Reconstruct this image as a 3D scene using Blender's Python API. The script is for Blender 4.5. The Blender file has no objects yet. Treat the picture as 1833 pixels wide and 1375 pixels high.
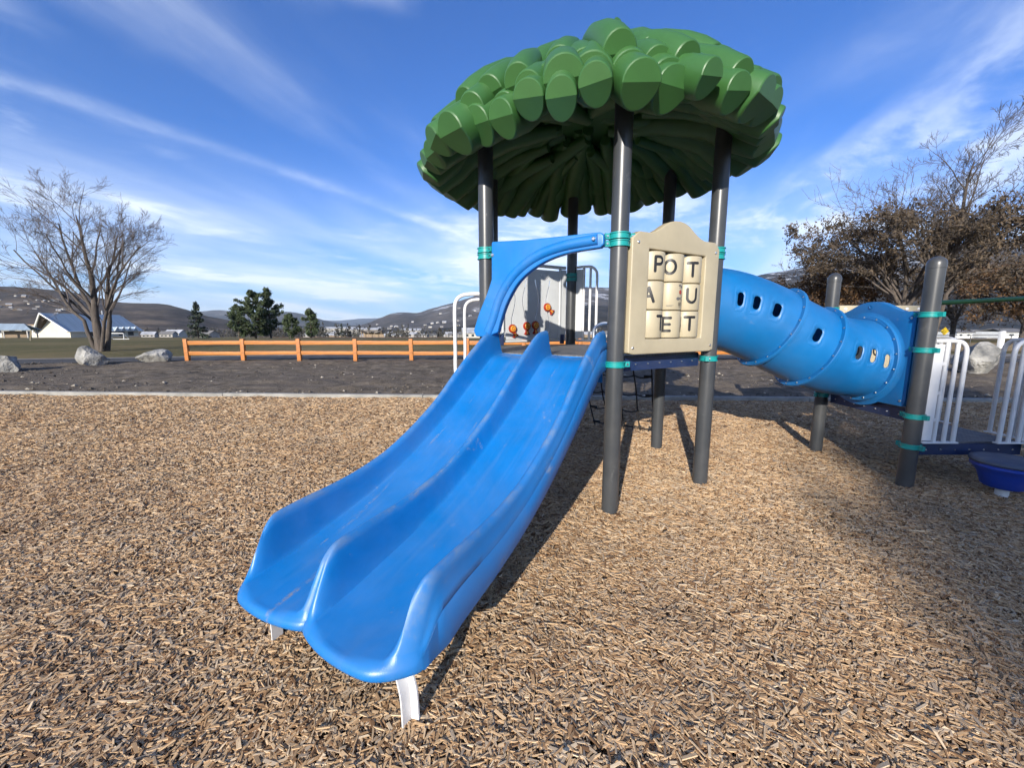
import bpy, bmesh, math, random
import numpy as np
from mathutils import Vector, Matrix, noise as mn

SC = bpy.context.scene
COL = SC.collection
R = math.radians
random.seed(7)
rng = np.random.default_rng(7)

# ------------------------------------------------------------------ camera
CAM_H, F_PX, PITCH = 1.45, 720.0, R(8.258)
cam_d = bpy.data.cameras.new('camera')
cam_d.sensor_width = 36.0
cam_d.lens = 36.0 * F_PX / 1833.0
cam_d.clip_start, cam_d.clip_end = 0.05, 40000.0
cam = bpy.data.objects.new('camera', cam_d)
COL.objects.link(cam)
cam.location = (0, 0, CAM_H)
cam.rotation_euler = (math.pi / 2 - PITCH, 0, 0)
SC.camera = cam

# ------------------------------------------------------------------ sun, sky, exposure
SUN_EL, SUN_AZ = R(19.5), R(199.2)           # azimuth clockwise from +Y (behind the camera, a little left)
sun_d = bpy.data.lights.new('sun', 'SUN')
sun_d.energy, sun_d.angle, sun_d.color = 4.5, R(0.55), (1.0, 0.93, 0.83)
sun = bpy.data.objects.new('sun', sun_d)
COL.objects.link(sun)
to_sun = Vector((math.sin(SUN_AZ) * math.cos(SUN_EL), math.cos(SUN_AZ) * math.cos(SUN_EL), math.sin(SUN_EL)))
sun.rotation_euler = to_sun.to_track_quat('Z', 'Y').to_euler()
sun.location = to_sun * 50

vs = SC.view_settings
vs.view_transform, vs.look = 'Standard', 'None'
vs.exposure, vs.gamma = 0.82, 1.0
vs.use_curve_mapping = False
SC.cycles.use_denoising = True
SC.cycles.max_bounces = 5
SC.cycles.use_adaptive_sampling = True
SC.cycles.adaptive_threshold = 0.03
SC.cycles.volume_bounces = 0
SC.cycles.sample_clamp_indirect = 6.0

world = bpy.data.worlds.new('World')
SC.world = world
world.use_nodes = True


class NT:
    """tiny helper for node trees"""
    def __init__(self, tree):
        self.t = tree; self.n = tree.nodes; self.l = tree.links
    def node(self, typ, ins=None, **kw):
        nd = self.n.new(typ)
        for k, v in kw.items(): setattr(nd, k, v)
        for k, v in (ins or {}).items(): self.put(nd.inputs[k], v)
        return nd
    def put(self, sock, v):
        if isinstance(v, bpy.types.NodeSocket): self.l.new(v, sock)
        else: sock.default_value = v
    def m(self, op, a, b=0.0, c=0.0, clamp=False):
        nd = self.n.new('ShaderNodeMath'); nd.operation = op; nd.use_clamp = clamp
        self.put(nd.inputs[0], a); self.put(nd.inputs[1], b)
        if op in ('MULTIPLY_ADD', 'SMOOTH_MIN', 'COMPARE', 'WRAP'): self.put(nd.inputs[2], c)
        return nd.outputs[0]
    def ss(self, x, lo, hi):
        nd = self.n.new('ShaderNodeMapRange'); nd.interpolation_type = 'SMOOTHSTEP'
        self.put(nd.inputs['Value'], x); nd.inputs['From Min'].default_value = lo; nd.inputs['From Max'].default_value = hi
        return nd.outputs[0]
    def mix(self, fac, a, b, mode='MIX'):
        nd = self.n.new('ShaderNodeMix'); nd.data_type = 'RGBA'; nd.blend_type = mode
        self.put(nd.inputs[0], fac); self.put(nd.inputs[6], a); self.put(nd.inputs[7], b)
        return nd.outputs[2]
    def noise(self, vec, scale, detail=4, rough=0.55, dist=0.0):
        nd = self.n.new('ShaderNodeTexNoise')
        if vec is not None: self.put(nd.inputs['Vector'], vec)
        nd.inputs['Scale'].default_value = scale; nd.inputs['Detail'].default_value = detail
        nd.inputs['Roughness'].default_value = rough; nd.inputs['Distortion'].default_value = dist
        return nd.outputs[0]
    def ramp(self, fac, stops, interp='LINEAR'):
        nd = self.n.new('ShaderNodeValToRGB'); cr = nd.color_ramp; cr.interpolation = interp
        while len(cr.elements) < len(stops): cr.elements.new(0.5)
        for e, (p, c) in zip(cr.elements, stops): e.position = p; e.color = (*c, 1)
        self.put(nd.inputs[0], fac)
        return nd.outputs[0]


def build_sky():
    k = NT(world.node_tree)
    bg = k.n['Background']
    sky = k.node('ShaderNodeTexSky', sky_type='NISHITA', sun_disc=False)
    sky.sun_elevation, sky.sun_rotation = SUN_EL, SUN_AZ
    sky.altitude, sky.air_density, sky.dust_density, sky.ozone_density = 400, 1.0, 0.4, 2.0
    d = k.node('ShaderNodeTexCoord').outputs['Generated']
    sp = k.node('ShaderNodeSeparateXYZ', {0: d})
    dx, dy, dz = sp.outputs
    zz = k.m('ADD', k.m('MAXIMUM', dz, 0.0), 0.10)
    px, py = k.m('DIVIDE', dx, zz), k.m('DIVIDE', dy, zz)
    def plane(az, sx, sy, off):
        ca, sa = math.cos(R(az)), math.sin(R(az))
        a = k.m('ADD', k.m('MULTIPLY', px, ca), k.m('MULTIPLY', py, -sa))
        b = k.m('ADD', k.m('MULTIPLY', px, sa), k.m('MULTIPLY', py, ca))
        c = k.node('ShaderNodeCombineXYZ', {0: k.m('MULTIPLY', a, sx), 1: k.m('MULTIPLY', b, sy), 2: off})
        return c.outputs[0], a
    v1, a1 = plane(14, 0.60, 0.24, 2.3)
    v2, a2 = plane(22, 1.6, 0.55, 9.7)
    v3, a3 = plane(30, 0.50, 0.34, 12.7)
    n1 = k.noise(v1, 1.0, 6, 0.52, 0.5)
    n2 = k.noise(v2, 1.7, 10, 0.64, 0.7)
    n3 = k.noise(v3, 1.25, 5, 0.55, 0.4)
    v4, a4 = plane(35, 1.5, 1.0, 5.0)
    n4 = k.noise(v4, 1.7, 9, 0.62, 0.3)
    streak = k.m('MULTIPLY', k.ss(n1, 0.48, 0.74), k.m('ADD', 0.30, k.m('MULTIPLY', k.ss(n2, 0.30, 0.74), 0.7)))
    puff = k.m('MULTIPLY', k.ss(n3, 0.47, 0.65), k.m('ADD', 0.08, k.m('MULTIPLY', k.ss(n4, 0.40, 0.64), 0.92)))
    low = k.m('SUBTRACT', 1.0, k.ss(dz, 0.03, 0.36))
    veil = k.m('MULTIPLY', low, k.m('ADD', 0.22, k.m('MULTIPLY', k.ss(n1, 0.34, 0.62), k.m('ADD', 0.55, k.m('MULTIPLY', n2, 0.8)))))
    # contrail: a straight line on the cloud plane
    def pt(pxl, pyl):
        x, y = (pxl - 916.5) / F_PX, (pyl - 687.5) / F_PX
        c, s = math.cos(PITCH), math.sin(PITCH)
        v = Vector((x, c - y * s, -(s + y * c))).normalized()
        return Vector((v.x / (v.z + .10), v.y / (v.z + .10)))
    A, B = pt(0, 140), pt(850, 430)
    u = (B - A).normalized(); nrm = Vector((-u.y, u.x)); c0 = A.dot(nrm)
    dist = k.m('ADD', k.m('ADD', k.m('MULTIPLY', px, nrm.x), k.m('MULTIPLY', py, nrm.y)), -c0)
    dist = k.m('ADD', dist, k.m('MULTIPLY', k.m('SUBTRACT', n2, 0.5), 0.10))
    trail = k.m('POWER', 2.718, k.m('MULTIPLY', k.m('POWER', k.m('DIVIDE', dist, 0.060), 2.0), -1.0))
    trail = k.m('MULTIPLY', trail, k.m('ADD', 0.08, k.m('MULTIPLY', k.ss(n4, 0.35, 0.7), 0.26)))
    mask = k.m('ADD', k.m('MULTIPLY', streak, 0.55), k.m('MULTIPLY', puff, 0.75))
    mask = k.m('ADD', mask, k.m('MULTIPLY', veil, 0.80))
    mask = k.m('ADD', mask, trail, clamp=True)
    mask = k.m('MULTIPLY', mask, 0.90)
    blue = k.mix(1.0, sky.outputs[0], (0.41, 0.84, 1.58, 1), 'MULTIPLY')
    col = k.mix(mask, blue, (8.8, 9.7, 11.0, 1))
    k.put(bg.inputs[0], col)
    bg.inputs[1].default_value = 0.072


build_sky()


# ------------------------------------------------------------------ materials
MATS = {}
def mat(name, col, rough=0.5, var=0.12, scale=6.0, bump=0.0, bscale=60.0, metal=0.0, spec=0.5, col2=None, detail=5, stretch=None, coat=0.0):
    if name in MATS: return MATS[name]
    m = bpy.data.materials.new(name); m.use_nodes = True
    k = NT(m.node_tree); b = k.n['Principled BSDF']
    co = k.node('ShaderNodeTexCoord').outputs['Object']
    if stretch:
        co = k.node('ShaderNodeMapping', {0: co, 3: stretch}).outputs[0]
    n = k.noise(co, scale, detail, 0.6)
    c2 = col2 or tuple(max(0, c * (1 - var * 1.6)) for c in col)
    c1 = tuple(min(1, c * (1 + var)) for c in col)
    c = k.ramp(n, [(0.32, c2), (0.68, c1)])
    k.put(b.inputs['Base Color'], c)
    k.put(b.inputs['Roughness'], k.m('ADD', rough - 0.06, k.m('MULTIPLY', n, 0.12)))
    b.inputs['Metallic'].default_value = metal
    b.inputs['Specular IOR Level'].default_value = spec
    b.inputs['Coat Weight'].default_value = coat
    if bump:
        bp = k.node('ShaderNodeBump', {'Strength': bump, 'Distance': 0.02, 'Height': k.noise(co, bscale, 6, 0.65)})
        k.put(b.inputs['Normal'], bp.outputs[0])
    MATS[name] = m
    return m


def worn(name, col, rough, scuff_col, amount=0.5, scale=3.0, grain=0.05, dust=0.0):
    """moulded plastic or coated metal with fine texture, scuffs and dust"""
    if name in MATS: return MATS[name]
    m = mat(name, col, rough, 0.06, 4.0)
    k = NT(m.node_tree); b = k.n['Principled BSDF']
    base = b.inputs['Base Color'].links[0].from_socket
    co = k.node('ShaderNodeTexCoord').outputs['Object']
    mp = k.node('ShaderNodeMapping', {0: co, 3: (1.0, 1.0, 1.0)}).outputs[0]
    n1 = k.noise(mp, scale, 8, 0.72, 1.2)
    n2 = k.noise(mp, scale * 9, 6, 0.7, 0.3)
    msk = k.m('MULTIPLY', k.ss(n1, 0.60, 0.72), k.ss(n2, 0.44, 0.62))
    msk = k.m('MULTIPLY', msk, amount)
    c = k.mix(msk, base, (*scuff_col, 1))
    if dust:
        geo = k.node('ShaderNodeNewGeometry')
        dm = k.m('MULTIPLY', k.ss(k.noise(mp, 2.2, 6, 0.65, 0.4), 0.35, 0.75), dust)
        c = k.mix(dm, c, (0.34, 0.31, 0.27, 1))
    k.put(b.inputs['Base Color'], c)
    k.put(b.inputs['Roughness'], k.m('ADD', rough, k.m('MULTIPLY', msk, 0.4)))
    bp = k.node('ShaderNodeBump', {'Strength': grain, 'Distance': 0.004, 'Height': k.noise(co, 260, 3, 0.6)})
    k.put(b.inputs['Normal'], bp.outputs[0])
    return m


M_BLUE = worn('blue_plastic', (0.0025, 0.150, 0.45), 0.38, (0.30, 0.29, 0.25), 0.75, 3.1, 0.10, 0.10)
def slide_plastic():
    m = worn('slide_plastic', (0.0025, 0.150, 0.45), 0.38, (0.30, 0.29, 0.25), 0.6, 3.1, 0.10, 0.08)
    k = NT(m.node_tree); b = k.n['Principled BSDF']
    base = b.inputs['Base Color'].links[0].from_socket; rg = b.inputs['Roughness'].links[0].from_socket
    co = k.node('ShaderNodeTexCoord').outputs['Object']
    mp = k.node('ShaderNodeMapping', {0: k.node('ShaderNodeMapping', {0: co, 2: (0, 0, R(119.5))}).outputs[0], 3: (1.3, 16.0, 0.0)}).outputs[0]
    st = k.m('MULTIPLY', k.ss(k.noise(mp, 1.0, 5, 0.6, 0.4), 0.62, 0.72), k.ss(k.noise(co, 30, 5, 0.75), 0.42, 0.60))
    st = k.m('MULTIPLY', st, 0.7)
    c = k.mix(st, base, (0.24, 0.22, 0.18, 1))
    cr = k.node('ShaderNodeAttribute', attribute_name='crest').outputs['Fac']
    wear = k.m('MULTIPLY', k.ss(cr, 0.80, 1.0), k.m('ADD', 0.05, k.m('MULTIPLY', k.ss(k.noise(co, 5, 7, 0.7), 0.42, 0.68), 0.55)))
    bed = k.m('MULTIPLY', k.m('SUBTRACT', 1.0, k.ss(cr, 0.0, 0.08)), k.m('MULTIPLY', k.ss(k.noise(mp, 0.7, 6, 0.65), 0.45, 0.75), 0.12))
    c = k.mix(bed, c, (0.20, 0.24, 0.30, 1))
    c = k.mix(wear, c, (0.16, 0.22, 0.30, 1))
    k.put(b.inputs['Base Color'], c)
    k.put(b.inputs['Roughness'], k.m('ADD', rg, k.m('MULTIPLY', k.m('ADD', st, wear), 0.3)))
    return m
M_SLIDE = slide_plastic()
M_TUN = worn('tunnel_plastic', (0.003, 0.130, 0.36), 0.42, (0.20, 0.25, 0.32), 0.25, 2.4, 0.10, 0.05)
M_GREEN = worn('roof_green', (0.038, 0.120, 0.030), 0.44, (0.10, 0.16, 0.08), 0.15, 2.0, 0.12, 0.0)
M_POST = worn('post_coating', (0.040, 0.044, 0.049), 0.34, (0.17, 0.17, 0.165), 0.7, 3.4, 0.05, 0.07)
M_TEAL = worn('teal_coating', (0.007, 0.25, 0.24), 0.38, (0.3, 0.4, 0.38), 0.2, 6, 0.05)
M_NAVY = worn('navy_coating', (0.008, 0.024, 0.085), 0.40, (0.25, 0.25, 0.28), 0.5, 8, 0.08, 0.08)
M_TAN = worn('tan_plastic', (0.41, 0.355, 0.24), 0.45, (0.33, 0.28, 0.2), 0.22, 3, 0.10, 0.08)
M_WHITE = worn('white_coating', (0.66, 0.66, 0.66), 0.35, (0.4, 0.38, 0.34), 0.2, 7, 0.04)
M_GREY = worn('grey_panel', (0.50, 0.52, 0.53), 0.42, (0.3, 0.3, 0.3), 0.2, 5, 0.05)
M_STEEL = mat('steel', (0.62, 0.62, 0.62), 0.28, 0.1, 20, metal=1.0)
M_BLACK = mat('black_ink', (0.012, 0.012, 0.013), 0.45, 0.2, 30)
M_ROPE = mat('black_rope', (0.018, 0.017, 0.017), 0.8, 0.3, 60)
M_RED = mat('red_plastic', (0.30, 0.030, 0.012), 0.25, 0.15, 20)
M_YEL = mat('amber_plastic', (0.62, 0.27, 0.04), 0.28, 0.15, 20)
M_GBAR = worn('green_bar', (0.030, 0.13, 0.032), 0.4, (0.2, 0.25, 0.2), 0.2, 5)
M_STOOL = worn('stool_blue', (0.012, 0.055, 0.40), 0.4, (0.25, 0.25, 0.25), 0.4, 8, 0.1, 0.15)
M_STOOLTOP = worn('stool_top', (0.055, 0.075, 0.13), 0.6, (0.2, 0.2, 0.2), 0.5, 8, 0.3, 0.4)
M_FENCE = mat('stained_cedar', (0.40, 0.135, 0.019), 0.55, 0.25, 3.0, 0.25, 40, stretch=(1, 1, 6))
M_FENCER = mat('stained_cedar_rail', (0.42, 0.150, 0.022), 0.55, 0.25, 3.0, 0.25, 40, stretch=(0.5, 6, 6))
M_KERB = mat('kerb_concrete', (0.27, 0.26, 0.235), 0.85, 0.2, 3.0, 0.4, 50)
M_BARK = mat('bark', (0.085, 0.068, 0.055), 0.9, 0.35, 4.0, 0.6, 25, stretch=(3, 3, 0.6))
M_TWIG = mat('twig', (0.105, 0.085, 0.073), 0.9, 0.3, 2.0)
M_PINE = mat('pine_needles', (0.055, 0.078, 0.030), 0.75, 0.5, 1.3)
M_SPRUCE = mat('spruce_needles', (0.028, 0.042, 0.028), 0.8, 0.5, 1.3)
M_DRYLEAF = mat('dry_leaves', (0.135, 0.072, 0.030), 0.8, 0.5, 0.8)
M_DRYLEAF2 = mat('dry_leaves_grey', (0.080, 0.056, 0.033), 0.8, 0.5, 0.8)


# ------------------------------------------------------------------ mesh building
class MB:
    def __init__(self):
        self.v, self.f, self.mi = [], [], []
    def add(self, vs_, fs, mi=0):
        o = len(self.v)
        self.v += [tuple(p) for p in vs_]
        self.f += [tuple(i + o for i in q) for q in fs]
        self.mi += [mi] * len(fs)
        return self
    def box(self, c, s, M=None, mi=0):
        hx, hy, hz = s[0] / 2, s[1] / 2, s[2] / 2
        ps = [Vector((x, y, z)) for z in (-hz, hz) for y in (-hy, hy) for x in (-hx, hx)]
        if M is not None: ps = [M @ p for p in ps]
        c = Vector(c)
        return self.add([p + c for p in ps], [(0, 2, 3, 1), (4, 5, 7, 6), (0, 1, 5, 4), (2, 6, 7, 3), (0, 4, 6, 2), (1, 3, 7, 5)], mi)
    def tube(self, pts, r, seg=10, caps=True, mi=0):
        pts = [Vector(p) for p in pts]; n = len(pts)
        rs = r if isinstance(r, (list, tuple)) else [r] * n
        t = [(pts[min(i + 1, n - 1)] - pts[max(i - 1, 0)]).normalized() for i in range(n)]
        ref = Vector((0, 0, 1)) if abs(t[0].z) < 0.9 else Vector((1, 0, 0))
        a = t[0].cross(ref).normalized()
        vs_, fs = [], []
        for i in range(n):
            a = (a - t[i] * a.dot(t[i]))
            a = a.normalized() if a.length > 1e-6 else t[i].orthogonal().normalized()
            b = t[i].cross(a)
            for j in range(seg):
                th = 2 * math.pi * j / seg
                vs_.append(pts[i] + (a * math.cos(th) + b * math.sin(th)) * rs[i])
        for i in range(n - 1):
            for j in range(seg):
                j2 = (j + 1) % seg
                fs.append((i * seg + j, i * seg + j2, (i + 1) * seg + j2, (i + 1) * seg + j))
        if caps:
            fs.append(tuple(reversed(range(seg)))); fs.append(tuple(range((n - 1) * seg, n * seg)))
        return self.add(vs_, fs, mi)
    def lathe(self, prof, seg=24, M=None, mi=0, closed=False):
        vs_, fs = [], []
        for r_, z in prof:
            for j in range(seg):
                th = 2 * math.pi * j / seg
                p = Vector((r_ * math.cos(th), r_ * math.sin(th), z))
                vs_.append(M @ p if M is not None else p)
        n = len(prof)
        rng_ = range(n) if closed else range(n - 1)
        for i in rng_:
            i2 = (i + 1) % n
            for j in range(seg):
                j2 = (j + 1) % seg
                fs.append((i * seg + j, i * seg + j2, i2 * seg + j2, i2 * seg + j))
        return self.add(vs_, fs, mi)
    def mesh(self, name, mats, angle=35.0, bevel=0.0, bseg=2, bang=40.0):
        me = bpy.data.meshes.new(name)
        me.from_pydata(self.v, [], self.f)
        for m in (mats if isinstance(mats, (list, tuple)) else [mats]): me.materials.append(m)
        if any(self.mi): me.polygons.foreach_set('material_index', self.mi)
        me.update()
        if bevel:
            bm = bmesh.new(); bm.from_mesh(me)
            bmesh.ops.remove_doubles(bm, verts=bm.verts, dist=1e-5)
            bmesh.ops.recalc_face_normals(bm, faces=bm.faces)
            es = [e for e in bm.edges if len(e.link_faces) == 2 and e.calc_face_angle(0) > R(bang)]
            bmesh.ops.bevel(bm, geom=es, offset=bevel, segments=bseg, profile=0.6, affect='EDGES', clamp_overlap=True)
            bm.to_mesh(me); bm.free()
        if angle:
            me.polygons.foreach_set('use_smooth', [True] * len(me.polygons))
            me.set_sharp_from_angle(angle=R(angle))
        return me
    def build(self, name, mats, parent=None, **kw):
        return link(name, self.mesh(name, mats, **kw), parent)


def link(name, me, parent=None):
    o = bpy.data.objects.new(name, me); COL.objects.link(o)
    if parent is not None: o.parent = parent
    return o

def empty(name, loc=(0, 0, 0), rz=0.0):
    o = bpy.data.objects.new(name, None); COL.objects.link(o)
    o.location = loc; o.rotation_euler = (0, 0, rz); o.empty_display_size = 0.2
    return o

def tag(o, label=None, cat=None, group=None, kind=None):
    if label: o['label'] = label
    if cat: o['category'] = cat
    if group: o['group'] = group
    if kind: o['kind'] = kind
    return o

def part_copy(src, parent, loc=None, rot=None, scale=None):
    o = src.copy(); COL.objects.link(o)
    o.parent = parent
    if loc is not None: o.location = loc
    if rot is not None: o.rotation_euler = rot
    if scale is not None: o.scale = scale
    return o

def frame(o, ux, n):
    """matrix with columns ux (along), n (out), z (up) at o"""
    ux = Vector(ux).normalized(); n = Vector(n).normalized()
    M = Matrix((ux, n, Vector((0, 0, 1)))).transposed().to_4x4()
    M.translation = Vector(o)
    return M

def ray_poly(poly, c, th):
    d = (math.cos(th), math.sin(th)); best = None
    for i in range(len(poly)):
        a, b = poly[i], poly[(i + 1) % len(poly)]
        ex, ey = b[0] - a[0], b[1] - a[1]
        den = d[0] * ey - d[1] * ex
        if abs(den) < 1e-12: continue
        t = ((a[0] - c[0]) * ey - (a[1] - c[1]) * ex) / den
        s = ((a[0] - c[0]) * d[1] - (a[1] - c[1]) * d[0]) / den
        if t > 0 and -1e-6 <= s <= 1 + 1e-6: best = t if best is None else max(best, t)
    return (c[0] + d[0] * best, c[1] + d[1] * best)

def ring_panel(outer, inner, c, thick, M, n=56):
    """flat panel (local x,z) with a hole, star-shaped about c"""
    ths = [2 * math.pi * i / n for i in range(n)]
    for poly in (outer, inner):
        if len(poly) < 30:
            for p in poly:
                a = math.atan2(p[1] - c[1], p[0] - c[0]) % (2 * math.pi)
                ths = [t for t in ths if abs(t - a) > 0.04] + [a]
    ths.sort(); mb = MB(); N = len(ths); vs_ = []
    for poly in (outer, inner):
        for y in (thick / 2, -thick / 2):
            for t in ths:
                x, z = ray_poly(poly, c, t); vs_.append(M @ Vector((x, y, z)))
    fs = []
    for i in range(N):
        j = (i + 1) % N
        of, ob, nf, nb = 0, N, 2 * N, 3 * N
        fs += [(of + i, of + j, nf + j, nf + i), (ob + j, ob + i, nb + i, nb + j), (of + j, of + i, ob + i, ob + j), (nf + i, nf + j, nb + j, nb + i)]
    mb.add(vs_, fs)
    return mb

def extrude_poly(poly, thick, M, mb=None, mi=0):
    mb = mb or MB(); N = len(poly)
    vs_ = [M @ Vector((x, thick / 2, z)) for x, z in poly] + [M @ Vector((x, -thick / 2, z)) for x, z in poly]
    fs = [tuple(range(N)), tuple(reversed(range(N, 2 * N)))]
    fs += [((i + 1) % N, i, i + N, (i + 1) % N + N) for i in range(N)]
    return mb.add(vs_, fs, mi)

def spline(pts, n):
    """Catmull-Rom through points, n samples per span"""
    P = [Vector(p) for p in pts]; out = []
    for i in range(len(P) - 1):
        p0, p1, p2, p3 = P[max(i - 1, 0)], P[i], P[i + 1], P[min(i + 2, len(P) - 1)]
        for j in range(n):
            t = j / n
            out.append(0.5 * ((2 * p1) + (p2 - p0) * t + (2 * p0 - 5 * p1 + 4 * p2 - p3) * t * t + (3 * p1 - p0 - 3 * p2 + p3) * t ** 3))
    out.append(P[-1])
    return out

def pchip(xs, ys, x):
    xs, ys = np.array(xs), np.array(ys)
    h = np.diff(xs); dl = np.diff(ys) / h
    d = np.zeros(len(xs)); d[0], d[-1] = dl[0], dl[-1]
    for i in range(1, len(xs) - 1):
        if dl[i - 1] * dl[i] > 0:
            w1, w2 = 2 * h[i] + h[i - 1], h[i] + 2 * h[i - 1]
            d[i] = (w1 + w2) / (w1 / dl[i - 1] + w2 / dl[i])
    x = np.clip(x, xs[0], xs[-1]); i = np.clip(np.searchsorted(xs, x) - 1, 0, len(xs) - 2)
    t = (x - xs[i]) / h[i]
    return ((1 + 2 * t) * (1 - t) ** 2 * ys[i] + t * (1 - t) ** 2 * h[i] * d[i] + t * t * (3 - 2 * t) * ys[i + 1] + t * t * (t - 1) * h[i] * d[i + 1])

def bearing(px, py, Y):
    """point seen in that direction from the viewpoint at ground distance Y (used to survey far terrain and trees)"""
    x, y = (px - 916.5) / F_PX, (py - 687.5) / F_PX
    c, s = math.cos(PITCH), math.sin(PITCH)
    k = Y / (c - y * s)
    return Vector((x * k, Y, CAM_H - (s + y * c) * k))

# ------------------------------------------------------------------ ground
def ground_z(x, y):
    """lie of the land: level round the playground, then falling gently to the valley floor"""
    if y < 22: return 0.0
    t = y - 22
    if t < 40: return -0.027 * t * t / 80
    z = -0.027 * (t - 20)
    return max(z, -16.0)

def build_ground():
    ys = list(np.concatenate([[-9000, -2000, -300, -60, -20, 0, 8, 14, 18, 22], np.arange(26, 120, 6), np.arange(120, 420, 20), np.arange(420, 1000, 60), [1300, 2000, 3500, 6000, 12000, 20000]]))
    xs = list(np.concatenate([[-14000, -5000, -1500, -600], np.arange(-300, 301, 30), [600, 1500, 5000, 14000]]))
    mb = MB(); nx = len(xs)
    mb.v = [(x, y, ground_z(x, y) - (0.25 if -60 < y < 14 and abs(x) < 200 else 0.03)) for y in ys for x in xs]
    mb.f = [(j * nx + i, j * nx + i + 1, (j + 1) * nx + i + 1, (j + 1) * nx + i) for j in range(len(ys) - 1) for i in range(nx - 1)]
    mb.mi = [0] * len(mb.f)
    m = bpy.data.materials.new('winter_grass'); m.use_nodes = True
    k = NT(m.node_tree); b = k.n['Principled BSDF']
    co = k.node('ShaderNodeNewGeometry').outputs['Position']
    n1 = k.noise(co, 0.10, 6, 0.6); n2 = k.noise(co, 2.5, 6, 0.7); n3 = k.noise(co, 0.02, 4, 0.6)
    c = k.ramp(n2, [(0.25, (0.055, 0.052, 0.022)), (0.5, (0.105, 0.092, 0.040)), (0.78, (0.175, 0.140, 0.070))])
    c = k.mix(k.m('MULTIPLY', k.ss(n1, 0.42, 0.66), 0.75), c, (0.22, 0.165, 0.085, 1))
    c = k.mix(k.m('MULTIPLY', k.ss(n3, 0.5, 0.7), 0.5), c, (0.075, 0.085, 0.030, 1))
    k.put(b.inputs['Base Color'], c); b.inputs['Roughness'].default_value = 0.95
    b.inputs['Specular IOR Level'].default_value = 0.1
    k.put(b.inputs['Normal'], k.node('ShaderNodeBump', {'Strength': 0.7, 'Distance': 0.06, 'Height': k.noise(co, 9, 6, 0.7)}).outputs[0])
    tag(mb.build('ground', m), 'sloping winter playing field and valley floor', kind='structure')

build_ground()

# kerb line on the ground (from left to right), chips on the near side, bare soil beyond
KERB = [(-30, 9.55), (-11.0, 8.55), (-6.0, 8.27), (-1.8, 8.06), (5.8, 7.76), (14, 7.45), (30, 6.9)]
def kerb_y(x): return float(np.interp(x, [p[0] for p in KERB], [p[1] for p in KERB]))

def bed_z(x, y):
    return 0.035 * mn.noise(Vector((x * 0.7, y * 0.7, 3.1))) + 0.014 * mn.noise(Vector((x * 2.6, y * 2.6, 9.0))) - 0.012 - 0.025 * math.exp(-((x + 1.0) ** 2 + (y - 1.0) ** 2) / .25)

def build_bed():
    xs = np.linspace(-22, 22, 121); t = np.linspace(0, 1, 70); mb = MB(); nx = len(xs)
    for b_ in t:
        for x in xs:
            y = -6.0 + (kerb_y(x) - 0.055 + 6.0) * b_
            mb.v.append((x, y, bed_z(x, y) * min(1, (1 - b_) * 12 + 0.2) - 0.014))
    mb.f = [(j * nx + i, j * nx + i + 1, (j + 1) * nx + i + 1, (j + 1) * nx + i) for j in range(len(t) - 1) for i in range(nx - 1)]
    mb.mi = [0] * len(mb.f)
    m = bpy.data.materials.new('chip_bed'); m.use_nodes = True
    k = NT(m.node_tree); b = k.n['Principled BSDF']
    co = k.node('ShaderNodeNewGeometry').outputs['Position']
    n = k.noise(co, 45, 6, 0.75); n2 = k.noise(co, 1.1, 4, 0.6)
    c = k.ramp(n, [(0.30, (0.16, 0.10, 0.055)), (0.52, (0.30, 0.20, 0.115)), (0.75, (0.50, 0.36, 0.21))])
    c = k.mix(k.m('MULTIPLY', n2, 0.3), c, (0.15, 0.105, 0.07, 1))
    k.put(b.inputs['Base Color'], c); b.inputs['Roughness'].default_value = 0.9; b.inputs['Specular IOR Level'].default_value = 0.15
    k.put(b.inputs['Normal'], k.node('ShaderNodeBump', {'Strength': 0.9, 'Distance': 0.02, 'Height': n}).outputs[0])
    return tag(mb.build('wood_chip_ground', m), 'bed of wood chips under the play structure', kind='structure')

BED = build_bed()

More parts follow.
